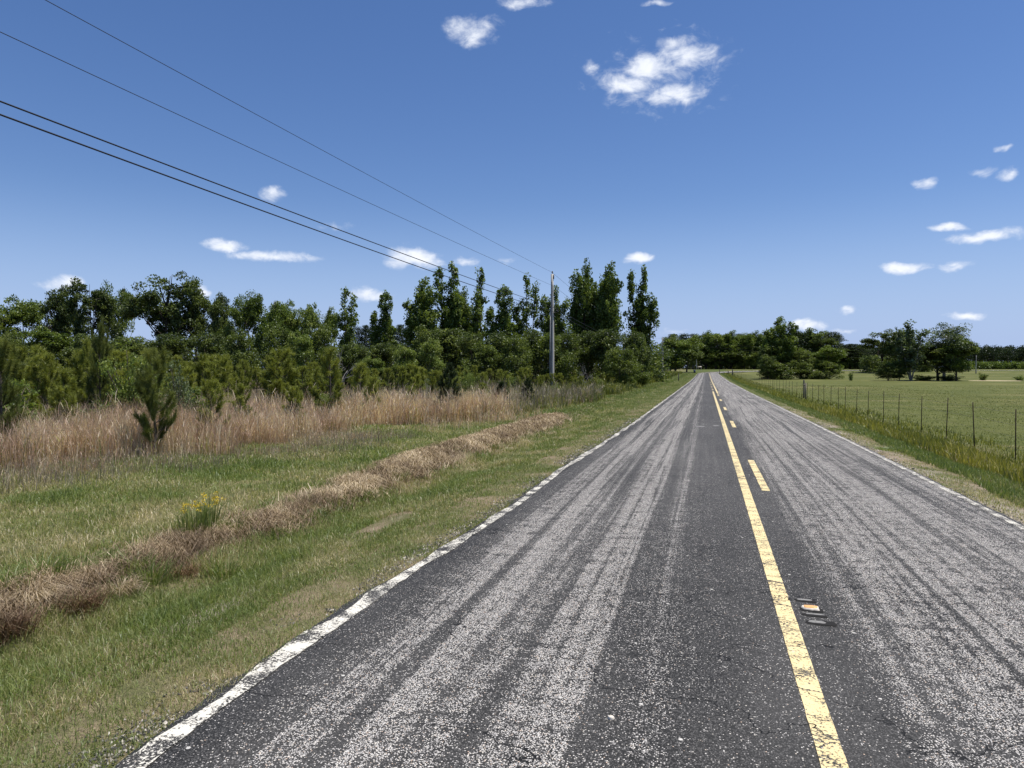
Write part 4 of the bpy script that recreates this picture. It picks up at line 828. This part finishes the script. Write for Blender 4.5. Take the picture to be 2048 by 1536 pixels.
def band(name, p0, p1, d0, d1, zmax, n, npl, size, mat, label):
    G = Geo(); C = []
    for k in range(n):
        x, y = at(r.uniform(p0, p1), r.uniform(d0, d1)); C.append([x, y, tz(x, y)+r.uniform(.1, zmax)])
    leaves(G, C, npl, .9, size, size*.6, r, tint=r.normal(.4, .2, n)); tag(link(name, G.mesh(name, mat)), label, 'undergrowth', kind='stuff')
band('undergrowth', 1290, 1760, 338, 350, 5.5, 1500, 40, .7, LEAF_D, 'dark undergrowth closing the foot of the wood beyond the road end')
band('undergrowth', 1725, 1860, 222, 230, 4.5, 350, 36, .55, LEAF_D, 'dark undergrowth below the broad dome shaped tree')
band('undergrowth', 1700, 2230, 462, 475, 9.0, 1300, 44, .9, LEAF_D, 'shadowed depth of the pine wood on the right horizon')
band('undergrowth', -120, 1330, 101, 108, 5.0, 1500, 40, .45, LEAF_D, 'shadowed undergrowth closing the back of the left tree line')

# small plants near the ditch
def tuft(name, px_, py_, h, n, mat, label, cat, lean=.5, spread=.05, wd=.005, flowers=0, tint=.5, zo=0):
    x, y, t_ = hit(px_, py_); r = np.random.default_rng(int(px_*7+py_)); G = Geo(); spread *= 1.25; P = np.stack([r.normal(0, spread, n), r.normal(0, spread, n), np.zeros(n)], 1)
    az__ = np.arctan2(P[:, 1], P[:, 0])+r.normal(0, .5, n)
    blades(G, P, h*r.uniform(.5, 1.15, n), wd, np.abs(r.normal(lean, .2, n)), np.clip(tint+r.normal(0, .22, n), 0, 1), r, az__)
    me = G.mesh(name, mat)
    if not flowers:
        o = link(name, me); o.location = (x, y, tz(x, y)-.01+zo); return tag(o, label, cat)
    o = thing(name, (x, y, tz(x, y)-.01), label, cat); link('foliage', me, o)
    G2 = Geo(); C = np.stack([r.normal(0, spread*1.1, flowers), r.normal(0, spread*1.1, flowers), h*r.uniform(.72, 1.0, flowers)], 1); leaves(G2, C, 22, .02, .016, .012, r)
    G3 = Geo()
    for c_ in C: tube(G3, [[c_[0]*.5, c_[1]*.5, 0], c_], .003, 4)
    link('stems', G3.mesh('stems', GRASS), o); link('flowers', G2.mesh('flowers', YELLOW), o); return o
tuft('flowering_weed', 388, 1062, .34, 150, GRASS, 'weed with small yellow flower heads on the near bank', 'wildflower', .35, .07, .008, 12, .3)
tuft('flowering_weed', 420, 1056, .38, 110, GRASS, 'taller right half of the yellow flowered weed pair', 'wildflower', .25, .06, .008, 12, .2)
tuft('green_weed', 468, 1062, .17, 300, GRASS, 'leafy green weed at the right foot of the yellow flowers', 'weed', .5, .07, .008, tint=.25)
tuft('grass_tussock', 60, 1205, .18, 700, STRAW, 'pale straw coloured drooping tussock on the bank near the left edge', 'tussock', 1.15, .05, .004, tint=.85)
tuft('grass_tussock', 160, 1222, .20, 700, RUST, 'dark reddish brown tussock hanging on the near bank', 'tussock', .75, .05, .005, tint=.55)
tuft('grass_tussock', 6, 1275, .22, 700, RUST, 'rusty tussock cut by the left edge of the view', 'tussock', .7, .06, .005, tint=.5)
tuft('grass_tussock', 238, 1190, .17, 500, STRAW, 'straw tussock with brown heart right of the reddish tussock', 'tussock', 1.0, .05, .004, tint=.6)
tuft('grass_tussock', 360, 1150, .15, 450, RUST, 'brown tussock on the bank below the yellow flowers', 'tussock', .9, .07, .005, tint=.7)
for k, (px_, py_, h_, lab) in enumerate([(92, 1158, .24, 'upright dark green weed behind the straw tussock'), (10, 1190, .26, 'broad green weed clump at the left edge above the rusty tussock'), (72, 1160, .18, 'short green weed left of the upright dark weed'),
    (300, 1165, .26, 'dark green many stemmed weed growing out of the bank gap'), (272, 1140, .18, 'thin weed stems above the bank gap'), (430, 1150, .26, 'tall stalky weed clump in the ditch right of the brown tussock'), (455, 1158, .20, 'lower stalky weed beside the tall clump'), (318, 1222, .17, 'small dark weed by the gravel strip'),
    (672, 1014, .16, 'green tuft on the middle of the bank'), (718, 1000, .15, 'green tuft right of the middle bank tuft'), (800, 962, .20, 'dark green tuft where the tan bank thickens'), (818, 1010, .13, 'low green tuft in the ditch grass'), (684, 975, .14, 'small weed on the meadow side of the bank'), (985, 900, .16, 'green tuft poking out of the far tan bank'), (1020, 905, .14, 'little weed at the road side of the far bank')]):
    tuft('green_weed', px_, py_, h_, 170, GRASS, lab, 'weed', .6, .07, .007, tint=.25+.13*(k % 3))
for px_, py_, lab in ((1775, 900, 'dark leafy weed on the right verge by the pavement edge'), (1690, 862, 'small weed patch farther along the right pavement edge')):
    tuft('green_weed', px_, py_, .09, 380, GRASS, lab, 'weed', .9, .16, .012, tint=.05)
x_, y_ = at(1992, 128); G = Geo(); blob(G, (0, 0, 0), 4.2, 2.2, .05, 3, 40, 2); 
b_ = sm('pale_sand', (.42, .34, .22), .95, .1, (.55, .46, .32), 3); o = link('sand_patch', G.mesh('sand_patch', b_, True)); o.location = (x_, y_, tz(x_, y_)+.01); tag(o, 'pale bare sandy patch in the pasture right of the trees', 'sand patch')

# ------------------------------------------------------------------ poles and cables
def wood(name, c0, c1):
    b = MB(name); v = b.mapv(b.obj(), (14, 14, .5)); f = b.noise(v, 3, 6, .7); g2 = b.noise(b.obj(), .6, 3)
    c = b.mix(b.math('MULTIPLY', g2, .35), b.ramp(f, [(.3, c0), (.7, c1)]), (.30, .26, .22)); b.principled(c, .9, b.bump(f, .5, .01)); return b.m
WOOD = wood('weathered_wood', (.30, .285, .25), (.66, .63, .57)); WOOD_D = wood('dark_wood', (.06, .05, .042), (.20, .17, .14))
METAL = sm('dull_metal', (.045, .048, .05), .5, .5); CABLE = sm('cable_black', (.012, .012, .014), .6, .3); PORC = sm('insulator_glaze', (.11, .085, .07), .2, .5); STEELG = sm('galvanised_steel', (.25, .26, .27), .45, .5); POSTM = sm('post_paint', (.018, .016, .013), .85, .08, (.05, .035, .026), 14)
PX, PY = -11.75, 55.0; PZ = tz(PX, PY)
def utility_pole(x, y, H, label, group=None, detail=True, r0=.155):
    o = thing('utility_pole', (x, y, tz(x, y)-.05), label, 'utility pole', group)
    G = Geo(); t = np.linspace(0, 1, 10); tube(G, np.stack([.02*np.sin(t*4), 0*t, t*H], 1), r0*(1-.36*t), 14); link('pole_shaft', G.mesh('pole_shaft', WOOD, True), o)
    if not detail: return o
    G = Geo(); tube(G, [[0, 0, H-.02], [0, 0, H+.10]], [.03, .02], 8); link('top_pin', G.mesh('top_pin', METAL, True), o)
    G = Geo(); tube(G, [[0, 0, H+.09], [0, 0, H+.13], [0, 0, H+.15], [0, 0, H+.2], [0, 0, H+.235]], [.055, .07, .045, .055, .03], 12); link('insulator', G.mesh('insulator', PORC, True), o)
    G = Geo(); box(G, (.115, 0, H-.22), (.05, .09, .36)); link('bracket', G.mesh('bracket', METAL), o)
    G = Geo(); tube(G, [[.13, 0, H-1.42], [.2, 0, H-1.42]], [.03, .045], 8); link('spool_insulator', G.mesh('spool_insulator', PORC, True), o)
    for zz in (H-3.05, H-3.35):
        G = Geo(); box(G, (.15, -.02, zz), (.09, .12, .07)); tube(G, [[.12, 0, zz], [.26, 0, zz]], .014, 6); link('cable_clamp', G.mesh('cable_clamp', METAL), o)
    G = Geo(); tube(G, [[-.05, -.15, .2], [-.045, -.125, H*.5], [-.035, -.10, H-.6]], .018, 5); link('ground_wire', G.mesh('ground_wire', CABLE), o)
    G = Geo(); tube(G, [[-.17, -.06, 0], [-.165, -.06, 2.6], [-.13, -.05, H*.72]], [.032, .032, .03], 8); link('conduit', G.mesh('conduit', STEELG, True), o)
    return o
PH = 9.45
utility_pole(PX, PY, PH, 'tall weathered grey wooden utility pole nearest the camera, on the left verge')
poles = []
for px_, dp, top, lab in ((1325, 181, 675, 'second wooden utility pole, in front of the trees at the left road side'), (1368, 284, 695, 'third smaller utility pole near the left side of the road end'), (1393, 400*.8, 705, 'farthest thin utility pole by the white board'), (1952, 205, 711, 'thin utility pole standing in the pasture at far right')):
    x, y = at(px_, dp); H = hgt(dp, top)-tz(x, y); poles.append((x, y, tz(x, y)+H, utility_pole(x, y, H, lab, r0=.16 if dp < 200 else .13)))
def cable(p0, p1, sag, rad, label, n=60):
    p0, p1 = np.array(p0, float), np.array(p1, float); t = np.linspace(0, 1, n)[:, None]; P = p0+(p1-p0)*t; P[:, 2] -= (4*sag*t*(1-t))[:, 0]
    c_ = P[0].copy(); G = Geo(); tube(G, P-c_, rad, 6); o = link('overhead_cable', G.mesh('overhead_cable', CABLE, True)); o.location = c_; return tag(o, label, 'cable')
def cable_f(z55, sl, c2, x, rad, label, y0=-30):
    y = np.linspace(55, y0, 70); z = z55+(y-55)*(sl+c2*(y-11)); P = np.stack([np.full(70, x), y, z], 1); c_ = P[0].copy(); G = Geo(); tube(G, P-c_, rad, 6); o = link('overhead_cable', G.mesh('overhead_cable', CABLE, True)); o.location = c_; return tag(o, label, 'cable')
zt = PZ-.05+PH
cable_f(zt+.12, .0165, .00012, PX, .007, 'thin topmost wire running to the tip of the near utility pole')
cable_f(8.12, .0155, .00012, PX+.2, .007, 'thin second wire running to the side of the near utility pole')
cable_f(6.42, .0045, .00018, PX+.26, .015, 'thick black cable, the upper of the two lowest')
cable_f(6.10, .0025, .00026, PX+.26, .016, 'thick black cable, the lowest of the four')
x2, y2, z2, _ = poles[0]
cable((PX, PY, zt+.12), (x2, y2, z2), 1.9, .008, 'thin top wire from the near pole onward to the second pole')
cable((PX+.2, PY, 8.12), (x2+.1, y2, z2-1.3), 1.9, .008, 'thin side wire from the near pole onward to the second pole')
cable((PX+.26, PY, 6.42), (x2+.1, y2, z2-2.6), 1.5, .018, 'thick black cable from the near pole onward, upper one')
cable((PX+.26, PY, 6.10), (x2+.1, y2, z2-3.0), 1.5, .016, 'thick black cable from the near pole onward, lower one')
sl = thing('splice_case', (PX+.26, PY+.35, 6.24), 'small black splice box hanging on the cables beside the near pole', 'cable box')
G = Geo(); tube(G, [[0, 0, 0], [0, .05, 0], [0, .55, -.03], [0, .6, -.03]], [.02, .075, .075, .02], 10); link('case', G.mesh('case', CABLE, True), sl)
G = Geo(); tube(G, [[0, .15, .02], [0, .15, .17]], .012, 5); tube(G, [[0, .45, .0], [0, .45, .16]], .012, 5); link('strap', G.mesh('strap', METAL), sl)
x3, y3, z3, _ = poles[1]; x4, y4, z4, _ = poles[2]; x5, y5, z5, _ = poles[3]
for dz, lab in ((0, 'thin top wire between the second and third poles'), (-1.5, 'thin lower wire between the second and third poles')): cable((x2, y2, z2+dz), (x3, y3, z3+dz), 1.2, .01, lab)
cable((x3, y3, z3), (x4, y4, z4), 1.0, .01, 'thin wire between the third and farthest poles')
for dz, lab in ((0, 'thin upper wire crossing over the road from the second pole to the pasture pole'), (-1.1, 'thin lower wire crossing over the road from the second pole to the pasture pole')):
    cable((x2, y2, z2+dz), (x5, y5, z5+dz), 1.4, .012, lab)
xe, ye = at(2150, 190)
for dz, lab in ((0, 'thin upper wire leaving the pasture pole to the right'), (-1.1, 'thin lower wire leaving the pasture pole to the right')): cable((x5, y5, z5+dz), (xe, ye, z5+dz), .5, .012, lab, 20)

# ------------------------------------------------------------------ wire fence
FX = 6.95
fence = thing('wire_fence', (FX, 18, tz(FX, 18)), 'barbed wire fence of dark steel posts along the right pasture', 'fence')
post_me = []
for v in range(3):
    G = Geo(); H_ = 1.30+.03*v; box(G, (0, 0, H_/2), (.024, .006, H_)); box(G, (0, .013, H_/2), (.006, .020, H_))
    for zz in np.arange(.2, H_-.03, .11): box(G, (0, -.008, zz), (.012, .009, .022))
    post_me.append(G.mesh('fence_post', POSTM))
fy = [18.9]; rr_ = random.Random(3)
for spx in (1950, 1895, 1841, 1797, 1766, 1737, 1712, 1691, 1676, 1660, 1648, 1636):
    d_ = spx-1412; zc = FPX*FX/(math.cos(TH)*d_); fy.append((zc+FX*math.sin(TH))/math.cos(TH))
while fy[-1] < 196: fy.append(fy[-1]+2.75)
tops = []
for k, y in enumerate(fy):
    x = FX+rr_.uniform(-.05, .05); o = link('fence_post', post_me[k % 3], fence); o.location = (x-FX, y-18, tz(x, y)-.03-tz(FX, 18)); o.rotation_euler = (rr_.uniform(-.03, .03), rr_.uniform(-.035, .035), rr_.uniform(-.3, .3)); tops.append((x-FX, y-18, tz(x, y)-tz(FX, 18)))
tops.insert(0, (0, -6, tz(FX, 12)-tz(FX, 18)))
WIREM = sm('rusty_wire', (.10, .085, .07), .6, .3, (.2, .18, .15))
for hz in (.35, .62, .9, 1.17):
    G = Geo(); P = np.array(tops)+[0, -.016, hz]; tube(G, P, .0022, 4)
    if hz > .8:
        for (xa, ya, za), (xb, yb, zb) in zip(tops[:14], tops[1:15]):
            for q in np.arange(.06, 1, .07): c_ = np.array([xa+(xb-xa)*q, ya+(yb-ya)*q-.016, za+(zb-za)*q+hz]); tube(G, [c_-[.012, 0, .014], c_+[.012, 0, .014]], .0018, 3, cap=False)
    link('wire_strand', G.mesh('wire_strand', WIREM), fence)
def wood_post(px_, dp, h, rad, label, x=None):
    if x is None: x, y = at(px_, dp)
    else: y = dp
    o = thing('wooden_post', (x, y, tz(x, y)-.05), label, 'post'); G = Geo(); tube(G, [[0, 0, 0], [.01, 0, h*.5], [0, .01, h*.97], [0, .01, h]], [rad, rad*.95, rad*.92, rad*.8], 10); link('post_shaft', G.mesh('post_shaft', WOOD_D, True), o); return o, x, y
o, bx_, by_ = wood_post(1608, 56, 1.5, .065, 'tall thick wooden brace post in the wire fence', None)
for k, (dx_, dy_) in enumerate(((0, -1.9), (0, 1.9))):
    G = Geo(); tube(G, [[0, 0, 0], [0, 0, 1.3]], .05, 9); q = link('side_post', G.mesh('side_post', WOOD_D, True), o); q.location = (dx_+(.25 if k else -.1), dy_, 0)
G = Geo(); tube(G, [[-.1, -1.9, 1.1], [.0, 0, 1.12], [.25, 1.9, 1.1]], .05, 8); link('cross_rail', G.mesh('cross_rail', WOOD_D, True), o)
wood_post(1465, 190, 1.7, .17, 'thick dark wooden corner post near the road bend'); wood_post(1456, 205, 1.3, .12, 'thinner wooden post left of the corner post at the bend'); wood_post(1439, 215, 1.4, .10, 'lone dark wooden post at the right road edge by the bend')
wood_post(1357, 116, 1.35, .08, 'short mossy wooden post standing in the left verge')

# white board and blue bin at the road end
x, y = at(1399, 236); sg = thing('board_sign', (x, y, tz(x, y)), 'wide low white board on a post at the end of the road', 'sign')
G = Geo(); box(G, (0, 0, 1.70), (1.3, .04, .40), rz=TH); link('board', G.mesh('board', WHITE), sg)
for s_ in (-.45, .55):
    G = Geo(); tube(G, [[s_*math.cos(TH), .045+s_*math.sin(TH), 0], [s_*math.cos(TH), .045+s_*math.sin(TH), 1.8]], .04, 8); link('sign_post', G.mesh('sign_post', WOOD, True), sg)
x, y = at(1389, 222); BLUE = sm('blue_plastic', (.012, .028, .085), .5, .4)
bn = thing('trash_bin', (x, y, tz(x, y)), 'dark blue wheeled trash bin at the left side of the road end', 'bin')
G = Geo(); V = np.array([(-.25, -.27, .08), (.25, -.27, .08), (.25, .27, .08), (-.25, .27, .08), (-.33, -.36, 1.0), (.33, -.36, 1.0), (.33, .36, 1.0), (-.33, .36, 1.0)]); G.add(V, [(0, 3, 2, 1), (4, 5, 6, 7), (0, 1, 5, 4), (1, 2, 6, 5), (2, 3, 7, 6), (3, 0, 4, 7)]); link('bin_body', G.mesh('bin_body', BLUE), bn)
G = Geo(); box(G, (0, 0, 1.04), (.70, .78, .07)); box(G, (0, .42, 1.03), (.5, .06, .05)); link('lid', G.mesh('lid', BLUE), bn)
for s_ in (-.3, .3):
    G = Geo(); tube(G, [[s_-.03, .28, .13], [s_+.03, .28, .13]], .13, 14); link('wheel', G.mesh('wheel', CABLE), bn)

# where two things of a kind would share a label, say which side each is on
seen = {}
for o in [o for o in scene.objects if o.parent is None and o.get('label') and o.get('group')]: seen.setdefault(o['label'], []).append(o)
def screen_x(o):
    d = o.location.y*math.cos(TH)-o.location.x*math.sin(TH); return (o.location.x*math.cos(TH)+o.location.y*math.sin(TH))/max(d, .1)
for lab, os_ in seen.items():
    if 1 < len(os_) <= 7 and len(lab.split()) <= 13:
        os_.sort(key=screen_x); w_ = {2: ['left one', 'right one'], 3: ['left one', 'middle one', 'right one'], }.get(len(os_)) or ['leftmost one', 'second from left', 'third from left', 'fourth from left', 'fifth from left', 'sixth from left'][:len(os_)-1]+['rightmost one']
        for o, q in zip(os_, w_): o['label'] = lab+', '+q
